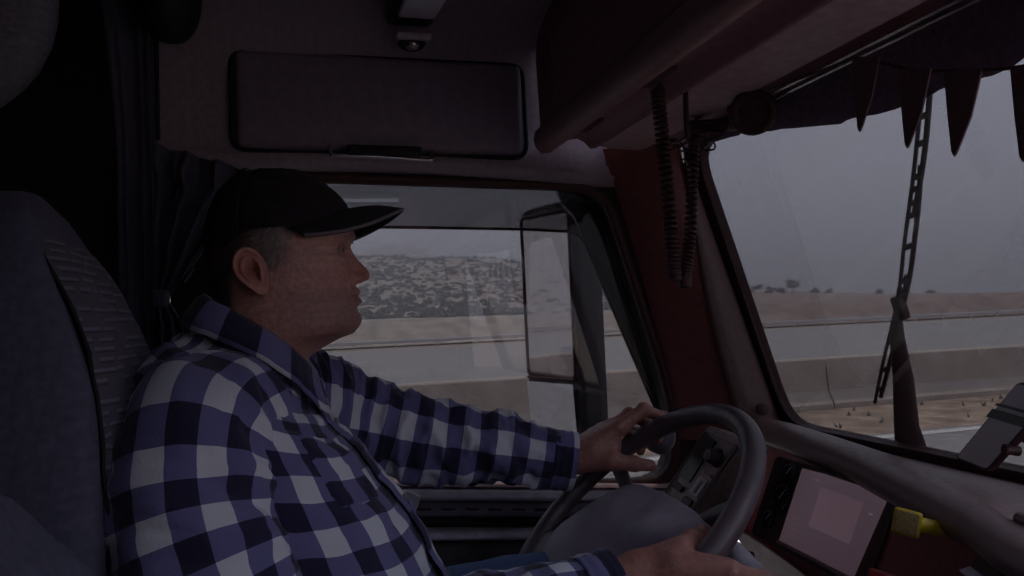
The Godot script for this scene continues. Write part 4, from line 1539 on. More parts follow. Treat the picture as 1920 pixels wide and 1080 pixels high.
func skin_at(x: float, y: float, z: float) -> Color:
	# complexion: redder nose, cheek and ear, greyer shaven jaw; cropped grey hair at the temple and nape
	var dz := absf(z - HZ)
	var c := SKIN
	c = c.lerp(Color(0.50, 0.16, 0.13), 0.5 * g2(y - 0.068, 0.016) * g2(x - 0.075, 0.02))
	c = c.lerp(Color(0.48, 0.16, 0.13), 0.4 * g2(y - 0.055, 0.02) * g2(x - 0.03, 0.03))
	c = c.lerp(Color(0.33, 0.165, 0.15), 0.65 * smoothstep(0.055, 0.03, y) * smoothstep(-0.05, 0.0, x) * smoothstep(-0.035, -0.01, y))
	c = c.lerp(Color(0.40, 0.13, 0.12), 0.5 * g2(y - 0.036, 0.008) * smoothstep(0.056, 0.064, x) * smoothstep(0.026, 0.018, dz))
	c = c.lerp(Color(0.20, 0.06, 0.06), 0.75 * g2(y - 0.0372, 0.0014) * smoothstep(0.030, 0.022, dz) * smoothstep(0.04, 0.05, x))
	c = c.lerp(Color(0.20, 0.13, 0.115), 0.55 * g2(y - 0.1150, 0.0035) * g2(dz - 0.030, 0.014) * smoothstep(0.02, 0.035, x))
	var hair := smoothstep(-0.008, -0.034, x + 0.35 * (0.105 - y) + 0.010 * fine.get_noise_2d(x * 2500 + 40, y * 1200)) * smoothstep(0.062, 0.078, y + 0.012 * fine.get_noise_2d(x * 900, y * 900))
	hair = maxf(hair, smoothstep(-0.085, -0.098, x) * smoothstep(0.0, 0.03, y))
	c = c * (0.93 + 0.14 * (0.5 + 0.5 * noise.get_noise_3d(x * 1500, y * 1500, z * 1500)))
	c = c.lerp(Color(0.30, 0.13, 0.11), 0.5 * g2(y - 0.0905, 0.002) * g2(x - 0.034, 0.014))  # shade of the crease under the eye, painted into the skin
	for k in 3: c = c.lerp(Color(0.28, 0.12, 0.10), 0.45 * g2(y - 0.100 + 0.0055 * k - (0.25 - 0.3 * k) * (x - 0.012), 0.0011) * g2(x - 0.010, 0.008))  # wrinkle shade at the eye corner, drawn in colour only
	var streak := 0.5 + 0.5 * fine.get_noise_3d(x * 2600, y * 700, z * 700)
	return c.lerp(Color(0.05, 0.035, 0.033).lerp(Color(0.26, 0.23, 0.22), streak * smoothstep(-0.085, -0.045, x)), hair * 0.9)

func head_rows() -> Array:
	var ys := [-0.16, -0.11, -0.075, -0.0434, -0.030, -0.0215, -0.0175, -0.012, -0.0015, 0.0107, 0.0224, 0.0302, 0.040, 0.0551, 0.070, 0.090, 0.105, 0.1223, 0.14, 0.16, 0.18, 0.196]
	var xf := [0.012, 0.010, 0.004, -0.002, 0.016, 0.032, 0.042, 0.0575, 0.0642, 0.0668, 0.0650, 0.0640, 0.0640, 0.0600, 0.0570, 0.0545, 0.0565, 0.0620, 0.0600, 0.0480, 0.0260, -0.02]
	var xb := [-0.150, -0.148, -0.140, -0.132, -0.128, -0.126, -0.124, -0.123, -0.121, -0.119, -0.118, -0.118, -0.119, -0.121, -0.124, -0.127, -0.128, -0.127, -0.124, -0.116, -0.098, -0.05]
	var hw := [0.085, 0.076, 0.072, 0.069, 0.069, 0.0695, 0.070, 0.071, 0.073, 0.0745, 0.0755, 0.0760, 0.0765, 0.0775, 0.0785, 0.0790, 0.0790, 0.0785, 0.0770, 0.070, 0.052, 0.016]
	var ex := [2.0, 2.0, 2.0, 1.9, 1.75, 1.7, 1.7, 1.72, 1.78, 1.85, 1.92, 1.95, 2.0, 2.05, 2.1, 2.15, 2.2, 2.2, 2.1, 2.0, 2.0, 2.0]
	var rows := []
	var cols := []
	var n := 150
	var m := 190
	for i in m:
		# more rows through the face
		var t := float(i) / (m - 1)
		var y := lerpf(0.195, -0.15, t) if t < 0.1 else lerpf(0.1605, -0.048, (t - 0.1) / 0.8) if t < 0.9 else lerpf(-0.048, -0.15, (t - 0.9) / 0.1)
		var f: float = lerp_list(ys, xf, y)
		var b: float = lerp_list(ys, xb, y)
		var w: float = lerp_list(ys, hw, y)
		var e: float = lerp_list(ys, ex, y)
		var xc := lerpf(b, f, 0.50)
		if y > -0.03: xc = lerpf(xc, -0.035, smoothstep(-0.03, 0.03, y))
		var row := PackedVector3Array()
		var cr := PackedColorArray()
		for j in n:
			# more columns towards the front
			var u := TAU * j / n
			var a := u - 0.30 * sin(u)
			var ca := cos(a); var sa := sin(a)
			var ee := e if ca > 0 else 2.2
			var x := signf(ca) * pow(absf(ca), 2.0 / ee) * ((f - xc) if ca > 0 else (xc - b))
			var z := signf(sa) * pow(absf(sa), 2.0 / ee) * w
			var front := smoothstep(0.0, 0.35, ca)
			var az := absf(z)
			var dx := 0.0
			# nose: bridge, tip, wings, nostril hollow
			var nh: float = lerp_list([0.0515, 0.0545, 0.0585, 0.063, 0.0678, 0.073, 0.0804, 0.0916, 0.105, 0.118], [0.0, 0.0055, 0.0190, 0.0235, 0.0246, 0.0230, 0.0172, 0.0090, 0.0018, 0.0], y)
			var nw: float = lerp_list([0.05, 0.058, 0.066, 0.075, 0.09, 0.11], [0.013, 0.0125, 0.0118, 0.0102, 0.0088, 0.010], y)
			dx += nh * exp(-pow(az / nw, 2.4))
			dx += 0.0095 * g2(az - 0.0145, 0.0052) * g2(y - 0.0605, 0.0062)
			dx -= 0.004 * g2(az - 0.0075, 0.003) * g2(y - 0.0548, 0.0022)
			dx -= 0.0035 * g2(az - 0.0205, 0.0032) * g2(y - 0.062, 0.008)
			# philtrum and lips
			dx += 0.0058 * g2(y - 0.0440, 0.0056) * exp(-pow(az / 0.021, 4.0))
			dx += 0.0068 * g2(y - 0.0305, 0.0056) * exp(-pow(az / 0.019, 4.0))
			dx -= 0.0022 * g2(y - 0.0372, 0.0013) * exp(-pow(az / 0.026, 4.0))
			dx -= 0.0022 * g2(y - 0.0365, 0.005) * g2(az - 0.0275, 0.005)
			dx -= 0.0022 * g2(y - 0.0195, 0.0055) * exp(-pow(az / 0.02, 2.0))
			dx += 0.0035 * g2(y - 0.003, 0.011) * exp(-pow(az / 0.019, 2.0))
			# brows, sockets, cheeks and folds
			dx += 0.0062 * g2(y - 0.1155, 0.0065) * g2(az - 0.026, 0.020)
			dx -= 0.0125 * g2(y - 0.0985, 0.0095) * g2(az - 0.0285, 0.0145)
			dx -= 0.0040 * g2(y - 0.097, 0.009) * g2(az - 0.014, 0.006)
			dx += 0.0036 * g2(y - 0.0885, 0.0045) * g2(az - 0.032, 0.012)
			dx += 0.0048 * g2(y - 0.067, 0.017) * g2(az - 0.042, 0.017)
			var fold := az - lerpf(0.034, 0.021, clampf((y - 0.030) / 0.032, 0.0, 1.0))
			dx -= 0.0050 * g2(fold, 0.0036) * smoothstep(0.022, 0.034, y) * smoothstep(0.066, 0.056, y)
			var jowl := 0.004 * g2(y + 0.002, 0.016) * g2(az - 0.045, 0.018)
			# muscle of the neck
			var nk := smoothstep(-0.02, -0.05, y) * 0.004 * g2(sin(a - 0.9), 0.25)
			var p := V(x + xcurve(xc) + dx * front, y, HZ + z)
			var out := Vector3(x, 0, z).normalized()
			p += out * (jowl + nk)
			p += out * 0.0006 * fine.get_noise_3dv(p * 700)
			row.append(p)
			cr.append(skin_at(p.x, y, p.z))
		rows.append(row)
		cols.append(cr)
	return [rows, cols]

func xcurve(x: float) -> float:
	return x

func ear(st: SurfaceTool, s: float) -> void:
	var rows := []
	var cols := []
	var c := Vector3(-0.0640, 0.0690, 0)
	var along := Vector3(-0.40, 0.92, 0).normalized()
	var across := Vector3(0.92, 0.40, 0).normalized()
	for i in 25:
		var r := i / 24.0
		var row := PackedVector3Array()
		var cr := PackedColorArray()
		for j in 56:
			var a := TAU * j / 56
			var up := sin(a); var fw := cos(a)
			# wide at the top, narrow at the lobe
			var wide := lerpf(0.0135, 0.0215, smoothstep(-1.0, 0.5, up))
			if fw > 0: wide *= 0.86
			var hi := 0.0315
			var q := minf(r * 1.12, 1.0)
			var p := c + across * fw * wide * q + along * up * hi * q
			var h := 0.0125 - 0.006 * fw
			# helix rim, fold inside it, bowl, tragus
			var open := smoothstep(0.95, 0.2, fw) * smoothstep(-1.0, -0.55, up)
			h += 0.0042 * g2(q - 0.90, 0.085) * open
			h -= 0.0030 * g2(q - 0.72, 0.075) * open * smoothstep(-0.5, 0.1, up)
			h += 0.0032 * g2(q - 0.53, 0.10) * smoothstep(0.5, -0.2, fw) * smoothstep(-0.9, -0.3, up)
			h -= 0.0105 * g2(r, 0.34)
			h += 0.0045 * g2(q - 0.52, 0.14) * smoothstep(0.55, 0.95, fw)
			h += 0.002 * g2(q - 0.7, 0.25) * smoothstep(-0.6, -1.0, up)
			if r > 0.90: h -= 0.013 * pow((r - 0.90) / 0.10, 1.5)
			row.append(V(p.x, p.y, HZ + s * (0.0765 + h)))
			var cc := Color(0.57, 0.245, 0.20).lerp(Color(0.36, 0.13, 0.11), g2(r, 0.35))  # shade of the ear bowl painted in, darker towards its centre
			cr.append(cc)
		rows.append(row)
		cols.append(cr)
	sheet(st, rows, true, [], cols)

func eyelids(st: SurfaceTool, s: float) -> void:
	var e := V(0.0355, 0.0985, HZ + s * 0.0325)
	var cc := Color(0.50, 0.24, 0.20)
	for lid in [[5.0, 88.0, 0.0130], [-15.0, -88.0, 0.0127]]:
		var rows := []
		var cols := []
		for i in 10:
			var t := i / 9.0
			var row := PackedVector3Array()
			var cr := PackedColorArray()
			for j in 25:
				var az := deg_to_rad(lerpf(-95, 95, j / 24.0))
				var edge: float = lid[0] * cos(az) + (-2.0 * sin(az) * s)
				var el := deg_to_rad(lerpf(edge, lid[1], t))
				var r: float = lid[2] + (0.0006 if i == 0 else 0.0)
				row.append(e + Vector3(cos(el) * cos(az), sin(el), cos(el) * sin(az)) * r)
				cr.append(cc * (0.55 if i == 0 else 1.0))
			rows.append(row)
			cols.append(cr)
		sheet(st, rows, false, [], cols)

# limbs and hands: tapered capsules joined by a smooth minimum on a grid, meshed as surface nets
func flesh(st: SurfaceTool, bones: Array, cell: float, k: float, col: Callable) -> void:
	var lo := Vector3.ONE * 1e9
	var hi := -lo
	for b in bones:
		for e in 2:
			var p: Vector3 = b[e]
			var r: float = b[2 + e]
			lo = lo.min(p - Vector3.ONE * (r + 0.012)); hi = hi.max(p + Vector3.ONE * (r + 0.012))
	var n := Vector3i(((hi - lo) / cell).ceil()) + Vector3i.ONE * 2
	var grid := PackedFloat32Array()
	grid.resize(n.x * n.y * n.z)
	grid.fill(1.0)
	for b in bones:
		var p: Vector3 = b[0]
		var q: Vector3 = b[1]
		var r0: float = b[2]
		var r1: float = b[3]
		var kk: float = b[4] if b.size() > 4 else k
		var mr := maxf(r0, r1) + 0.009
		var i0 := Vector3i(((p.min(q) - Vector3.ONE * mr - lo) / cell).floor()).clamp(Vector3i.ZERO, n - Vector3i.ONE)
		var i1 := Vector3i(((p.max(q) + Vector3.ONE * mr - lo) / cell).ceil()).clamp(Vector3i.ZERO, n - Vector3i.ONE)
		var d := q - p
		var dd := maxf(d.length_squared(), 1e-9)
		for z in range(i0.z, i1.z + 1):
			for y in range(i0.y, i1.y + 1):
				var base := (z * n.y + y) * n.x
				for x in range(i0.x, i1.x + 1):
					var w := lo + Vector3(x, y, z) * cell - p
					var t := clampf(w.dot(d) / dd, 0.0, 1.0)
					var s := (w - d * t).length() - lerpf(r0, r1, t)
					var o := grid[base + x]
					if absf(s - o) < kk:
						var h := (kk - absf(s - o)) / kk
						grid[base + x] = minf(s, o) - h * h * kk * 0.25
					elif s < o:
						grid[base + x] = s
	var vert := {}
	var sx := 1
	var sy := n.x
	var sz := n.x * n.y
	var corner := [0, sx, sy, sx + sy, sz, sx + sz, sy + sz, sx + sy + sz]
	var edges := [[0, 1], [2, 3], [4, 5], [6, 7], [0, 2], [1, 3], [4, 6], [5, 7], [0, 4], [1, 5], [2, 6], [3, 7]]
	for z in n.z - 1:
		for y in n.y - 1:
			var base := (z * n.y + y) * n.x
			for x in n.x - 1:
				var at0 := base + x
				if grid[at0] > 0.03: continue
				var mask := 0
				for c in 8:
					if grid[at0 + corner[c]] < 0.0: mask |= 1 << c
				if mask == 0 or mask == 255: continue
				var sum := Vector3.ZERO
				var cnt := 0
				for e in edges:
					var a: float = grid[at0 + corner[e[0]]]
					var b: float = grid[at0 + corner[e[1]]]
					if (a < 0.0) != (b < 0.0):
						var t := a / (a - b)
						var ca := Vector3(e[0] & 1, (e[0] >> 1) & 1, e[0] >> 2)
						var cb := Vector3(e[1] & 1, (e[1] >> 1) & 1, e[1] >> 2)
						sum += ca.lerp(cb, t)
						cnt += 1
				vert[at0] = lo + (Vector3(x, y, z) + sum / cnt) * cell
	for at0 in vert:
		for ax in 3:
			var stp: int = [sx, sy, sz][ax]
			var u: int = [sy, sz, sx][ax]
			var v: int = [sz, sx, sy][ax]
			# edge from this corner along ax is shared by four cells
			var a := grid[at0]
			if at0 + stp >= grid.size(): continue
			var b := grid[at0 + stp]
			if (a < 0.0) == (b < 0.0): continue
			if not (vert.has(at0 - u) and vert.has(at0 - v) and vert.has(at0 - u - v)): continue
			var q := [vert[at0], vert[at0 - u], vert[at0 - u - v], vert[at0 - v]]
			if a < 0.0: q = [q[0], q[3], q[2], q[1]]
			for i in [0, 1, 2, 0, 2, 3]:
				st.set_color(col.call(q[i]))
				st.set_uv(Vector2.ZERO)
				st.add_vertex(q[i])

func hand_skin(p: Vector3) -> Color:
	var v := 0.5 + 0.5 * fine.get_noise_3dv(p * 900)
	return Color(0.54, 0.275, 0.225).lerp(Color(0.56, 0.22, 0.18), v)

func finger(out: Array, pts: Array, radii: Array) -> void:
	for i in pts.size() - 1:
		out.append([pts[i], pts[i + 1], radii[i], radii[i + 1], 0.005])
	# knuckle
	for i in range(1, pts.size() - 1):
		out.append([pts[i], pts[i] + Vector3(0, 0.001, 0), radii[i] * 1.06, radii[i] * 1.06, 0.004])

func far_hand(st: SurfaceTool) -> void:
	var w := V(0.424, -0.240, -1.252)
	var mc := [V(0.497, -0.192, -1.215), V(0.490, -0.195, -1.238), V(0.481, -0.203, -1.258), V(0.470, -0.214, -1.274)]
	var b := []
	b.append([V(0.360, -0.238, -1.262), w, 0.033, 0.026, 0.012])
	var wo := [Vector3(0.0, 0.002, 0.016), Vector3(0.0, 0.004, 0.004), Vector3(0, 0.002, -0.008), Vector3(0, -0.004, -0.018)]
	for i in 4:
		b.append([w + wo[i], mc[i], 0.0185, 0.0140, 0.014])
		b.append([mc[i], mc[i] + Vector3(0.001, 0.002, 0), 0.0130, 0.0130, 0.006])
	finger(b, [mc[0], V(0.540, -0.1655, -1.215), V(0.588, -0.184, -1.240), V(0.5790, -0.222, -1.245)], [0.0125, 0.0105, 0.0092, 0.0078])
	finger(b, [mc[1], V(0.528, -0.176, -1.247), V(0.572, -0.198, -1.268), V(0.552, -0.243, -1.262)], [0.0125, 0.0108, 0.0095, 0.0080])
	finger(b, [mc[2], V(0.514, -0.196, -1.278), V(0.550, -0.220, -1.298), V(0.533, -0.258, -1.285)], [0.0118, 0.0102, 0.0090, 0.0078])
	finger(b, [mc[3], V(0.497, -0.222, -1.296), V(0.522, -0.245, -1.308), V(0.514, -0.268, -1.298)], [0.0105, 0.0090, 0.0080, 0.0070])
	# thumb from the side of the palm near its base
	b.append([w + Vector3(0.004, -0.006, 0.012), V(0.474, -0.243, -1.204), 0.020, 0.0165, 0.012])
	b.append([V(0.452, -0.225, -1.222), V(0.485, -0.222, -1.216), 0.016, 0.012, 0.014])
	finger(b, [V(0.474, -0.244, -1.203), V(0.509, -0.2495, -1.192), V(0.537, -0.2545, -1.191)], [0.0150, 0.0118, 0.0098])
	flesh(st, b, 0.0027, 0.006, hand_skin)

func near_hand(st: SurfaceTool) -> void:
	var w := V(0.372, -0.322, -0.882)
	var mc := [V(0.462, -0.306, -0.818), V(0.452, -0.330, -0.818), V(0.438, -0.352, -0.822), V(0.420, -0.368, -0.828)]
	var b := []
	b.append([V(0.305, -0.330, -0.885), w, 0.034, 0.027, 0.012])
	var wo := [Vector3(0.0, 0.012, 0.006), Vector3(0, 0.002, 0.008), Vector3(0, -0.008, 0.006), Vector3(0, -0.016, 0.0)]
	for i in 4:
		b.append([w + wo[i], mc[i], 0.0190, 0.0145, 0.014])
	finger(b, [mc[0], V(0.505, -0.322, -0.822), V(0.523, -0.334, -0.850), V(0.510, -0.330, -0.872)], [0.0130, 0.0108, 0.0094, 0.0080])
	finger(b, [mc[1], V(0.495, -0.350, -0.824), V(0.508, -0.356, -0.855), V(0.492, -0.346, -0.874)], [0.0130, 0.0110, 0.0096, 0.0082])
	finger(b, [mc[2], V(0.476, -0.374, -0.830), V(0.488, -0.376, -0.860), V(0.470, -0.362, -0.876)], [0.0122, 0.0104, 0.0092, 0.0080])
	finger(b, [mc[3], V(0.450, -0.389, -0.838), V(0.460, -0.388, -0.862), V(0.446, -0.376, -0.878)], [0.0108, 0.0092, 0.0082, 0.0072])
	b.append([w + Vector3(0.004, 0.012, 0.0), V(0.424, -0.2905, -0.866), 0.0200, 0.0170, 0.012])
	b.append([V(0.410, -0.300, -0.850), V(0.450, -0.304, -0.830), 0.0160, 0.0130, 0.014])
	finger(b, [V(0.424, -0.291, -0.867), V(0.452, -0.289, -0.892), V(0.476, -0.283, -0.905)], [0.0155, 0.0122, 0.0100])
	flesh(st, b, 0.0027, 0.006, hand_skin)

# torso: tilted rings from the seat to the collar. s in 0..8
const RING := [
	[-0.03, -0.80, 0.0, 0.19, 0.19, 0.200], [-0.015, -0.47, 0.0, 0.200, 0.20, 0.200], [-0.03, -0.35, 0.0, 0.195, 0.205, 0.205], [-0.055, -0.24, 4.0, 0.176, 0.185, 0.205],
	[-0.078, -0.150, 12.0, 0.150, 0.160, 0.200], [-0.092, -0.095, 19.0, 0.130, 0.136, 0.185], [-0.087, -0.064, 25.0, 0.108, 0.108, 0.140], [-0.074, -0.043, 29.0, 0.090, 0.086, 0.096], [-0.064, -0.029, 31.0, 0.080, 0.076, 0.074]]

func ring_value(s: float, c: int) -> float:
	var k := clampi(int(s), 0, 7)
	var t := clampf(s - k, 0.0, 1.0)
	var a: float = RING[k][c]
	var b: float = RING[k + 1][c]
	var p: float = RING[maxi(k - 1, 0)][c]
	var n: float = RING[mini(k + 2, 8)][c]
	return cubic_interpolate(a, b, p, n, t)

func torso(s: float, phi: float, off := 0.0) -> Vector3:
	var tl := deg_to_rad(ring_value(s, 2))
	var ca := cos(phi); var sa := sin(phi)
	var e := 2.0 / 2.25
	var x := signf(ca) * pow(absf(ca), e) * (ring_value(s, 3) if ca > 0 else ring_value(s, 4))
	var z := signf(sa) * pow(absf(sa), e) * ring_value(s, 5)
	var p := V(ring_value(s, 0) + x * cos(tl), ring_value(s, 1) - x * sin(tl), TZ + z)
	var n := Vector3(x * cos(tl), 0.25 + 0.12 * s * 0.3 - x * sin(tl), z).normalized()
	# loose cloth: slanting drag folds from the shoulder and creases at the waist
	var f := 0.0075 * noise.get_noise_3d(phi * 26.0 + s * 9.0, s * 16.0, 3.0) + 0.0035 * fine.get_noise_3d(phi * 40.0 + s * 22.0, s * 34.0, 9.0)
	f += 0.005 * sin(s * 9.0 + phi * 3.0 + 2.0 * noise.get_noise_2d(phi * 30.0, s * 20.0)) * smoothstep(3.2, 1.8, s) * smoothstep(1.9, 0.2, absf(phi))
	f *= smoothstep(8.0, 6.6, s) * 0.8 + 0.2
	return p + n * (off + f)

func torso_uv(s: float, phi: float) -> Vector2:
	# metres of cloth over two squares of 46 mm
	var arc := phi * 0.185
	var up: float = [0.0, 0.33, 0.45, 0.565, 0.66, 0.735, 0.80, 0.85, 0.88][clampi(int(s), 0, 8)]
	var nx: float = [0.0, 0.33, 0.45, 0.565, 0.66, 0.735, 0.80, 0.85, 0.88][clampi(int(s) + 1, 0, 8)]
	return Vector2(arc, -lerpf(up, nx, s - int(s))) / 0.066

func sleeve(called: String, pts: Array, radii: Array, o: Node3D, uv0: Vector2, cross: float, sd: float, bend: float, along: float) -> MeshInstance3D:
	var path := spline(pts, 230)
	var fr := frames(path)
	var rows := []
	var uvs := []
	var len := 0.0
	var sides := 64
	for i in path.size():
		if i > 0: len += path[i].distance_to(path[i - 1])
		var t := float(i) / (path.size() - 1)
		var rr: float = lerp_list(range(radii.size()).map(func(q): return float(q) / (radii.size() - 1)), radii, t)
		var row := PackedVector3Array()
		var ur := PackedVector2Array()
		for j in sides + 1:
			var a := TAU * (j % sides) / sides
			# wrinkles run round the arm and slant; they gather at the elbow and the cuff
			var nx := cos(a); var ny := sin(a)
			var w := cross * 0.010 * noise.get_noise_3d(len * 330.0 + nx * 9.0 + ny * 12.0, nx * 10.0 + sd, ny * 10.0)
			w += cross * 0.0065 * (1.0 - 2.2 * absf(fine.get_noise_3d(len * 150.0 + ny * 16.0 + sd, nx * 12.0, ny * 12.0)))
			w += 0.006 * noise.get_noise_3d(len * 60.0, nx * 18.0, ny * 18.0 + sd)
			# soft rolls of cloth pushed together along the arm
			var gate := smoothstep(-0.25, 0.35, noise.get_noise_3d(len * 70.0 + sd * 3.0, nx * 14.0, ny * 14.0))
			var roll := 0.5 + 0.5 * sin(len * TAU / (0.036 if cross > 1.0 else 0.062) + 1.5 * nx + 1.1 * ny + 4.0 * noise.get_noise_3d(len * 90.0, nx * 12.0, ny * 12.0 + sd))
			w += (0.0070 if cross > 1.0 else 0.0055) * (pow(roll, 3.5) - 0.25) * gate
			w *= smoothstep(0.0, 0.12, t) * smoothstep(0.985, 0.86, t)
			row.append(path[i] + (fr[i][1] * nx + fr[i][2] * ny * 1.04) * (rr + w))
			ur.append(uv0 + Vector2(float(j) / sides * bend, len / along))
		rows.append(row)
		uvs.append(ur)
	# turned hem
	var last: PackedVector3Array = rows[-1]
	var inn := PackedVector3Array()
	var inn2 := PackedVector3Array()
	for j in last.size():
		inn.append(path[-1].lerp(last[j], 0.93))
		inn2.append((path[-6]).lerp(last[j] + path[-6] - path[-1], 0.90))
	rows.append(inn); uvs.append(uvs[-1]); rows.append(inn2); uvs.append(uvs[-2])
	var st := begin()
	sheet(st, rows, false, uvs)
	return build(called, st, M.shirt, o)

func cuff(path: Array, r: float, parent: MeshInstance3D, uv0: Vector2) -> void:
	var st := begin()
	var pts := spline(path, 10)
	var fr := frames(pts)
	var rows := []
	var uvs := []
	for i in 13:
		var k := clampi(i - 1, 0, 10)
		var q := r - (0.004 if i == 0 or i == 12 else 0.0) + 0.0012 * sin(k * 1.9)
		var row := PackedVector3Array()
		var ur := PackedVector2Array()
		for j in 49:
			var a := TAU * (j % 48) / 48
			row.append(pts[k] + (fr[k][1] * cos(a) + fr[k][2] * sin(a)) * (q + 0.002 * noise.get_noise_2d(cos(a) * 60, sin(a) * 60 + k * 4)))
			ur.append(uv0 + Vector2(j / 48.0 * 3.0, k * 0.06))
		rows.append(row); uvs.append(ur)
	sheet(st, rows, false, uvs)
	build("cuff", st, M.shirt, parent)

func driver() -> void:
	var o := thing("person", V(0.0, -0.75, TZ), "man in dark cap and blue-white checked shirt driving with both hands", "person")
	# body: head, neck and trunk are one surface; arms and hands run on inside the sleeves
	var st := begin()
	var hr := head_rows()
	var rows: Array = hr[0]
	var cols: Array = hr[1]
	for s in [6.4, 5.6, 4.5, 3.0, 1.5, 0.0]:
		var row := PackedVector3Array()
		var cr := PackedColorArray()
		for j in 150:
			var u := TAU * j / 150
			row.append(torso(s, u - 0.30 * sin(u), -0.035))
			cr.append(SKIN)
		rows.append(row); cols.append(cr)
	sheet(st, rows, true, [], cols)
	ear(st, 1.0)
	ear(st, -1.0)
	eyelids(st, 1.0)
	eyelids(st, -1.0)
	far_hand(st)
	near_hand(st)
	for arm in [[V(-0.07, -0.10, -1.22), V(0.08, -0.17, -1.29), V(0.25, -0.21, -1.28), V(0.37, -0.238, -1.26)], [V(-0.09, -0.11, -0.92), V(-0.10, -0.24, -0.855), V(0.0, -0.37, -0.82), V(0.16, -0.345, -0.85), V(0.31, -0.33, -0.885)]]:
		st.set_color(SKIN)
		var ap := spline(arm, 20)
		var fr := frames(ap)
		var ar := []
		var ac := []
		for i in ap.size():
			var row := PackedVector3Array()
			var cr := PackedColorArray()
			for j in 20:
				row.append(ap[i] + (fr[i][1] * cos(TAU * j / 20) + fr[i][2] * sin(TAU * j / 20)) * lerpf(0.05, 0.030, i / 20.0))
				cr.append(SKIN)
			ar.append(row); ac.append(cr)
		sheet(st, ar, true, [], ac)
	var body := build("body", st, M.skin, o)
	for nl in [[V(0.529, -0.2495, -1.1835), Vector3(0.9, -0.15, 0.0), Vector3(0.1, 0.45, 0.9), 0.0062], [V(0.470, -0.2745, -0.899), Vector3(0.8, 0.25, -0.5), Vector3(0.1, 0.9, 0.4), 0.0062]]:
		st = begin()
		var lx: Vector3 = nl[1].normalized()
		var up: Vector3 = nl[2].normalized()
		var lz := lx.cross(up).normalized()
		var nr := []
		for i in 5:
			var row := PackedVector3Array()
			for j in 18:
				var e := PI * 0.5 * i / 4.0
				row.append(nl[0] + lx * cos(TAU * j / 18) * nl[3] * cos(e) * 1.15 + lz * sin(TAU * j / 18) * nl[3] * cos(e) * 0.85 + up * 0.0016 * sin(e))
			nr.append(row)
		sheet(st, nr, true)
		build("nail", st, M.nail, body)
	# eyes
	for s in [1.0, -1.0]:
		st = begin()
		var e := V(0.0355, 0.0985, HZ + s * 0.0325)
		lathe(st, e, Vector3(1, -0.02, 0.05 * s), [[-0.0118, 0.0], [-0.008, 0.0085], [0.0, 0.0118], [0.006, 0.0101], [0.009, 0.0076], [0.0108, 0.0047], [0.0118, 0.0]], 24)
		var eye := build("eye", st, M.eye_white, body)
		st = begin()
		lathe(st, e, Vector3(1, -0.02, 0.05 * s), [[0.0103, 0.0057], [0.0112, 0.0050], [0.0119, 0.003], [0.0122, 0.0]], 20)
		build("iris", st, M.iris, eye)
	# hair: cropped grey strands at the temple, sideburn and nape, brows and lashes
	st = begin()
	st.set_smooth_group(-1)
	rng.seed = 12
	var skin_rows: Array = hr[0]
	for i in 5200:
		var ri := rng.randi_range(20, 150)
		var ji := rng.randi_range(0, 149)
		var p: Vector3 = skin_rows[ri][ji]
		var y := p.y - EYE
		var brow := absf(y - 0.1155 - 0.06 * (p.x - 0.05)) < 0.0032 and absf(absf(p.z - HZ) - 0.031) < 0.0165 and p.x > 0.02
		var side := p.x < -0.012 - 0.35 * (0.105 - y) + 0.005 * rng.randfn() and y > 0.066 and y < 0.14 and p.x > -0.11
		var burn := p.x < -0.024 and p.x > -0.046 and y > 0.045 and y < 0.08
		if not (brow or side or burn): continue
		if p.z > HZ and Vector2(p.x + 0.064, (y - 0.069) * 0.7).length() < 0.017: continue
		var outw := Vector3(p.x + 0.035, 0, p.z - HZ).normalized()
		var dir := (Vector3(-0.5, -0.75, 0) + outw * 0.35 + Vector3(rng.randfn(), rng.randfn(), rng.randfn()) * 0.25).normalized()
		if brow: dir = (Vector3(-0.7, 0.1, signf(p.z - HZ) * 0.7) + outw * 0.4 + Vector3(rng.randfn(), rng.randfn(), rng.randfn()) * 0.2).normalized()
		var l := rng.randf_range(0.006, 0.012) if not brow else rng.randf_range(0.005, 0.008)
		var sidev := dir.cross(outw).normalized() * 0.0004
		var gc := (rng.randf_range(0.05, 0.45) if p.x > -0.065 else rng.randf_range(0.02, 0.08)) if not brow else rng.randf_range(0.06, 0.16)
		st.set_color(Color(gc, gc * 0.9, gc * 0.88))
		tri(st, p - sidev, p + sidev, p + dir * l)
	for i in 700:
		var u := rng.randf()
		var s := 1.0 if i % 2 == 0 else -1.0
		var az := lerpf(0.012, 0.046, u)
		var p := V(0.0645 - 0.9 * az * az / 0.079 - 0.001, 0.1135 + 0.004 * sin(u * PI) + 0.0035 * rng.randf_range(-1, 1), HZ + s * az)
		var dir := Vector3(-0.35, 0.15 - 0.5 * u, s * 0.85).normalized()
		st.set_color(Color(0.10, 0.08, 0.075) * rng.randf_range(0.6, 1.8))
		tri(st, p - Vector3(0, 0.0005, 0), p + Vector3(0.0004, 0.0005, 0), p + dir * rng.randf_range(0.004, 0.009) + Vector3(0.0016, 0, 0))
	build("hair", st, M.hair, body)
	cap(o)
	clothes(o)

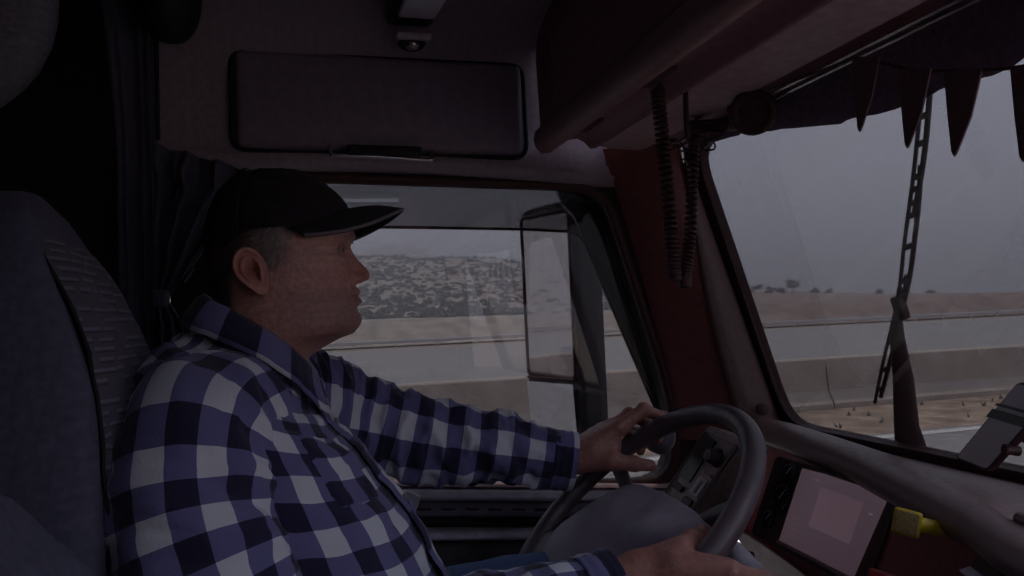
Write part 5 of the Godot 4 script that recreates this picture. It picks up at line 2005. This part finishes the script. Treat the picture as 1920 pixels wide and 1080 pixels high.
func cap(o: Node3D) -> void:
	var st := begin()
	var rows := []
	for i in 40:
		var t := i / 39.0
		var row := PackedVector3Array()
		for j in 120:
			var a := TAU * j / 120
			var ca := cos(a); var sa := sin(a)
			var el := t * PI / 2
			var k := pow(cos(el), 0.72)
			var h := pow(sin(el), 0.95)
			var base := lerpf(0.127 + 0.006 * ca - 0.004 * sa * sa, 0.088, smoothstep(-0.25, -1.0, ca))
			var top := 0.2085
			var ax := 0.0955 if ca > 0 else 0.0945
			var x := -0.034 - 0.008 * h + ca * ax * k
			if ca > 0: x -= 0.010 * ca * smoothstep(0.35, 0.95, h) * k
			var z := sa * 0.0865 * k
			var seam := 0.0
			for q in 3:
				seam += g2(sin(a - 0.0 - q * PI / 3), 0.035)
			var f := -0.0009 * seam * smoothstep(0.95, 0.7, t)
			f += 0.0028 * noise.get_noise_3d(x * 700, h * 60, z * 700) + 0.0010 * fine.get_noise_3d(x * 500, h * 120, z * 400)
			f += 0.0012 * g2(t - 0.10, 0.01) * 0.4
			var p := V(x, lerpf(base, top, h), HZ + z)
			row.append(p + Vector3(ca, h, sa).normalized() * f)
		rows.append(row)
	sheet(st, rows, true)
	var inside := PackedVector3Array()
	for p in rows[0]: inside.append(p + (V(-0.034, 0.15, HZ) - p) * 0.05)
	var head := build("cap", st, M.cap, o)
	# brim, arched down at the sides
	st = begin()
	var top := []
	var under := []
	var edge := []
	for i in 41:
		var al := deg_to_rad(lerpf(-84, 84, i / 40.0))
		var inn := Vector3(-0.034 + 0.0935 * cos(al), 0.157 - 0.030 * sin(al) * sin(al), 0.084 * sin(al))
		var L := 0.0700 * pow(maxf(cos(al), 0.0), 0.52)
		var outp := inn + Vector3(L, 0, 0.004 * sin(al))
		outp.y = 0.1585 - 0.045 * sin(al) * sin(al) - 0.002 * cos(al)
		var r := PackedVector3Array()
		var r2 := PackedVector3Array()
		for k in 9:
			var t := k / 8.0
			var p := inn.lerp(outp, t)
			p.y += 0.004 * sin(PI * t) * cos(al)
			r.append(V(p.x, p.y, HZ + p.z))
			r2.append(V(p.x, p.y - 0.0048, HZ + p.z))
		top.append(r); under.append(r2)
		edge.append(r[8] + Vector3(0, -0.0017, 0))
	sheet(st, top)
	sheet(st, under)
	build("brim", st, M.cap, head)
	st = begin()
	tube(st, PackedVector3Array(edge), 0.0024, 8)
	build("brim_piping", st, M.stitch, head)
	st = begin()
	for q in 6:
		var seam_line := PackedVector3Array()
		for i in range(2, 37):
			seam_line.append(rows[i][(q * 20) % 120] + (rows[i][(q * 20) % 120] - V(-0.036, 0.12, HZ)).normalized() * 0.0006)
		tube(st, seam_line, 0.0009, 5)
	build("seam", st, M.stitch_dark, head)
	st = begin()
	lathe(st, V(-0.042, 0.2075, HZ), Vector3.UP, [[-0.002, 0.007], [0.001, 0.0065], [0.003, 0.004], [0.0035, 0.0]], 16)
	build("cap_button", st, M.cap, head)

func clothes(o: Node3D) -> void:
	# shirt: body open at the front, then sleeves set in at the armholes
	var st := begin()
	var rows := []
	var uvs := []
	var near_edge := PackedVector3Array()
	var far_edge := PackedVector3Array()
	for i in 131:
		var s := lerpf(0.3, 8.0, i / 130.0)
		var near_phi: float = lerp_list([0.0, 1.0, 2.0, 3.0, 4.0, 5.0, 6.0, 7.0, 8.0], [0.30, 0.26, 0.22, 0.12, 0.06, 0.05, 0.08, 0.16, 0.22], s)
		var far_phi: float = -lerp_list([0.0, 1.0, 2.0, 3.0, 4.0, 5.0, 6.0, 7.0, 8.0], [0.30, 0.22, 0.16, 0.10, 0.05, 0.05, 0.08, 0.16, 0.22], s)
		var row := PackedVector3Array()
		var ur := PackedVector2Array()
		for j in 151:
			var phi := lerpf(near_phi, TAU + far_phi, j / 150.0)
			var ph := phi if phi < PI else phi - TAU
			row.append(torso(s, ph, 0.0))
			ur.append(torso_uv(s, phi))
		rows.append(row); uvs.append(ur)
		near_edge.append(row[0]); far_edge.append(row[150])
	sheet(st, rows, false, uvs)
	var shirt := build("shirt", st, M.shirt, o)
	for e in [[near_edge, 1.0], [far_edge, -1.0]]:
		st = begin()
		rows = []; uvs = []
		for i in range(0, 131, 2):
			var p: Vector3 = e[0][i]
			var s := lerpf(0.3, 8.0, i / 130.0)
			var c := torso(s, 0.0, 0.0)
			var side := Vector3(0, 0, 1.0 * e[1])
			var nrm := Vector3(0.9, 0.35, 0).normalized()
			var wv := 0.0022 * sin(i * 0.33 + e[1])
			rows.append(PackedVector3Array([p + side * 0.004 - nrm * 0.004, p - side * 0.004 + nrm * (0.003 + wv), p + side * 0.004 + nrm * (0.0075 + wv), p + side * 0.022 + nrm * 0.0065, p + side * 0.032 + nrm * 0.001]))
			var v: float = -p.y / 0.096
			uvs.append(PackedVector2Array([Vector2(0.10, v), Vector2(0.16, v), Vector2(0.30, v), Vector2(0.6, v), Vector2(0.72, v)]))
		sheet(st, rows, false, uvs)
		build("placket", st, M.shirt, shirt)
	for s in [2.2, 3.3, 4.3, 5.3]:
		st = begin()
		var p: Vector3 = near_edge[int((s - 0.3) / 7.7 * 130)]
		lathe(st, p + Vector3(0.006, 0.003, 0.012), Vector3(0.9, 0.35, 0.25), [[0.0, 0.0055], [0.002, 0.0055], [0.0028, 0.0045], [0.002, 0.003], [0.002, 0.0]], 16)
		build("shirt_button", st, M.button, shirt)
	# chest pocket with flap on the near side
	for q in [[3.5, 4.85, 0.44, 1.02, 0.0065, 0.0]]:
		st = begin()
		rows = []; uvs = []
		for i in 15:
			var v := i / 14.0
			var row := PackedVector3Array()
			var ur := PackedVector2Array()
			for j in 21:
				var u := j / 20.0
				var lift: float = q[4] * smoothstep(0.0, 0.12, u) * smoothstep(1.0, 0.88, u) * smoothstep(0.0, 0.10, v) - 0.0025 + 0.0008 * fine.get_noise_2d(u * 160, v * 120)
				var s0 := lerpf(q[0], q[1], v)
				if q[5] > 0.0: s0 += 0.06 * absf(2 * u - 1) * (1 - v)
				row.append(torso(s0, lerpf(q[2], q[3], u), lift))
				ur.append(torso_uv(s0, lerpf(q[2], q[3], u)) + Vector2(0.15 + q[5], 0.35 + q[5] * 0.6))
			rows.append(row); uvs.append(ur)
		sheet(st, rows, false, uvs)
		build("pocket" if q[5] == 0.0 else "pocket_flap", st, M.shirt, shirt)
	# collar: stands round the neck and folds over
	st = begin()
	rows = []; uvs = []
	for i in 121:
		var t := i / 120.0
		var phi := lerpf(0.20, TAU - 0.20, t)
		var ph := phi if phi < PI else phi - TAU
		var fr := smoothstep(1.5, 0.2, absf(ph))
		var base := torso(8.0, ph, 0.0)
		var out := (base - V(-0.064, 0.0, TZ)) ; out.y = 0
		out = out.normalized()
		var w := lerpf(0.043, 0.066, fr)
		var stand := lerpf(0.034, 0.016, fr)
		var topp := base + Vector3(0, stand, 0) - out * 0.003
		var low := torso(8.0 - lerpf(1.15, 1.75, fr), ph + signf(ph) * 0.10 * fr, 0.010)
		var fall := (low - topp).normalized() * w
		var wv := 0.0025 * noise.get_noise_2d(t * 160, 3.0)
		rows.append(PackedVector3Array([base - out * 0.006 - Vector3(0, 0.012, 0), base - out * 0.004 + Vector3(0, stand * 0.5, 0), topp - out * 0.002, topp + out * 0.003 + Vector3(0, 0.0025, 0), topp + fall * 0.15 + out * (0.007 + wv) + Vector3(0, 0.002, 0), topp + fall * 0.55 + out * (0.009 + wv), topp + fall + out * (0.006 + wv) + Vector3(0.010 * fr, -0.006 * fr, 0), topp + fall * 0.99 + out * 0.003 + Vector3(0.010 * fr, -0.006 * fr, 0), topp + fall * 0.5 + out * 0.004]))
		var uu := phi * 0.080 / 0.078
		uvs.append(PackedVector2Array([Vector2(uu, 0.2), Vector2(uu, 0.3), Vector2(uu, 0.45), Vector2(uu, 0.52), Vector2(uu, 0.62), Vector2(uu, 0.82), Vector2(uu, 1.10), Vector2(uu, 1.15), Vector2(uu, 1.4)]))
	sheet(st, rows, false, uvs)
	build("collar", st, M.shirt, shirt)
	var far_pts := [V(-0.085, -0.100, -1.17), V(-0.045, -0.115, -1.235), V(0.055, -0.155, -1.285), V(0.17, -0.192, -1.288), V(0.29, -0.218, -1.275), V(0.418, -0.247, -1.252)]
	var far := sleeve("sleeve", far_pts, [0.088, 0.088, 0.072, 0.063, 0.054, 0.0425], shirt, Vector2(0.25, 0.1), 1.25, 2.0, 5.0, 0.056)
	cuff([V(0.385, -0.2405, -1.258), V(0.405, -0.2445, -1.2545), V(0.425, -0.2485, -1.2505)], 0.0495, far, Vector2(0.7, 0.55))
	var near_pts := [V(-0.092, -0.105, -0.985), V(-0.124, -0.128, -0.905), V(-0.118, -0.215, -0.858), V(-0.075, -0.312, -0.832), V(0.000, -0.376, -0.822), V(0.10, -0.368, -0.838), V(0.21, -0.346, -0.862), V(0.335, -0.331, -0.882)]
	var near := sleeve("sleeve", near_pts, [0.080, 0.084, 0.080, 0.076, 0.072, 0.066, 0.056, 0.041], shirt, Vector2(0.1, 0.55), 0.8, 11.0, 9.0, 0.050)
	cuff([V(0.298, -0.3345, -0.876), V(0.318, -0.3325, -0.8795), V(0.342, -0.330, -0.883)], 0.0475, near, Vector2(0.2, 0.15))
	# t-shirt in the opening
	st = begin()
	rows = []
	for i in 40:
		var s := lerpf(0.3, 7.5, i / 39.0)
		var row := PackedVector3Array()
		for j in 31:
			row.append(torso(s, lerpf(-0.75, 0.75, j / 30.0), -0.007 + 0.003 * fine.get_noise_2d(j * 6.0, i * 5.0)))
		rows.append(row)
	sheet(st, rows)
	build("undershirt", st, M.tshirt, o)
	# jeans: hips, two legs and shoes below
	st = begin()
	for zz in [-1.165, -0.955]:
		var lp := [V(-0.08, -0.60, lerpf(zz, TZ, 0.35)), V(0.08, -0.505, zz), V(0.28, -0.468, zz - (0.02 if zz < -1.0 else -0.02)), V(0.43, -0.475, zz - (0.03 if zz < -1.0 else -0.03)), V(0.50, -0.56, zz - (0.03 if zz < -1.0 else -0.03)), V(0.53, -0.80, zz - 0.02), V(0.56, -1.16, zz - 0.02)]
		var pth := spline(lp, 60)
		var fr := frames(pth)
		rows = []
		for i in pth.size():
			var t := i / 60.0
			var rr := lerp_list([0.0, 0.2, 0.4, 0.55, 0.7, 1.0], [0.12, 0.102, 0.088, 0.074, 0.064, 0.055], t)
			var row := PackedVector3Array()
			for j in 32:
				var a := TAU * j / 32
				row.append(pth[i] + (fr[i][1] * cos(a) + fr[i][2] * sin(a)) * (rr + 0.004 * fine.get_noise_3d(i * 6.0, cos(a) * 20, sin(a) * 20 + zz * 9)))
			rows.append(row)
		sheet(st, rows, true)
	build("jeans", st, M.jeans, o)
	for zz in [-1.20, -0.95]:
		st = begin()
		rbox(st, at(V(0.63, -1.205, zz)), Vector3(0.28, 0.09, 0.10), 0.04, 3)
		build("shoe", st, M.soft_black, o)
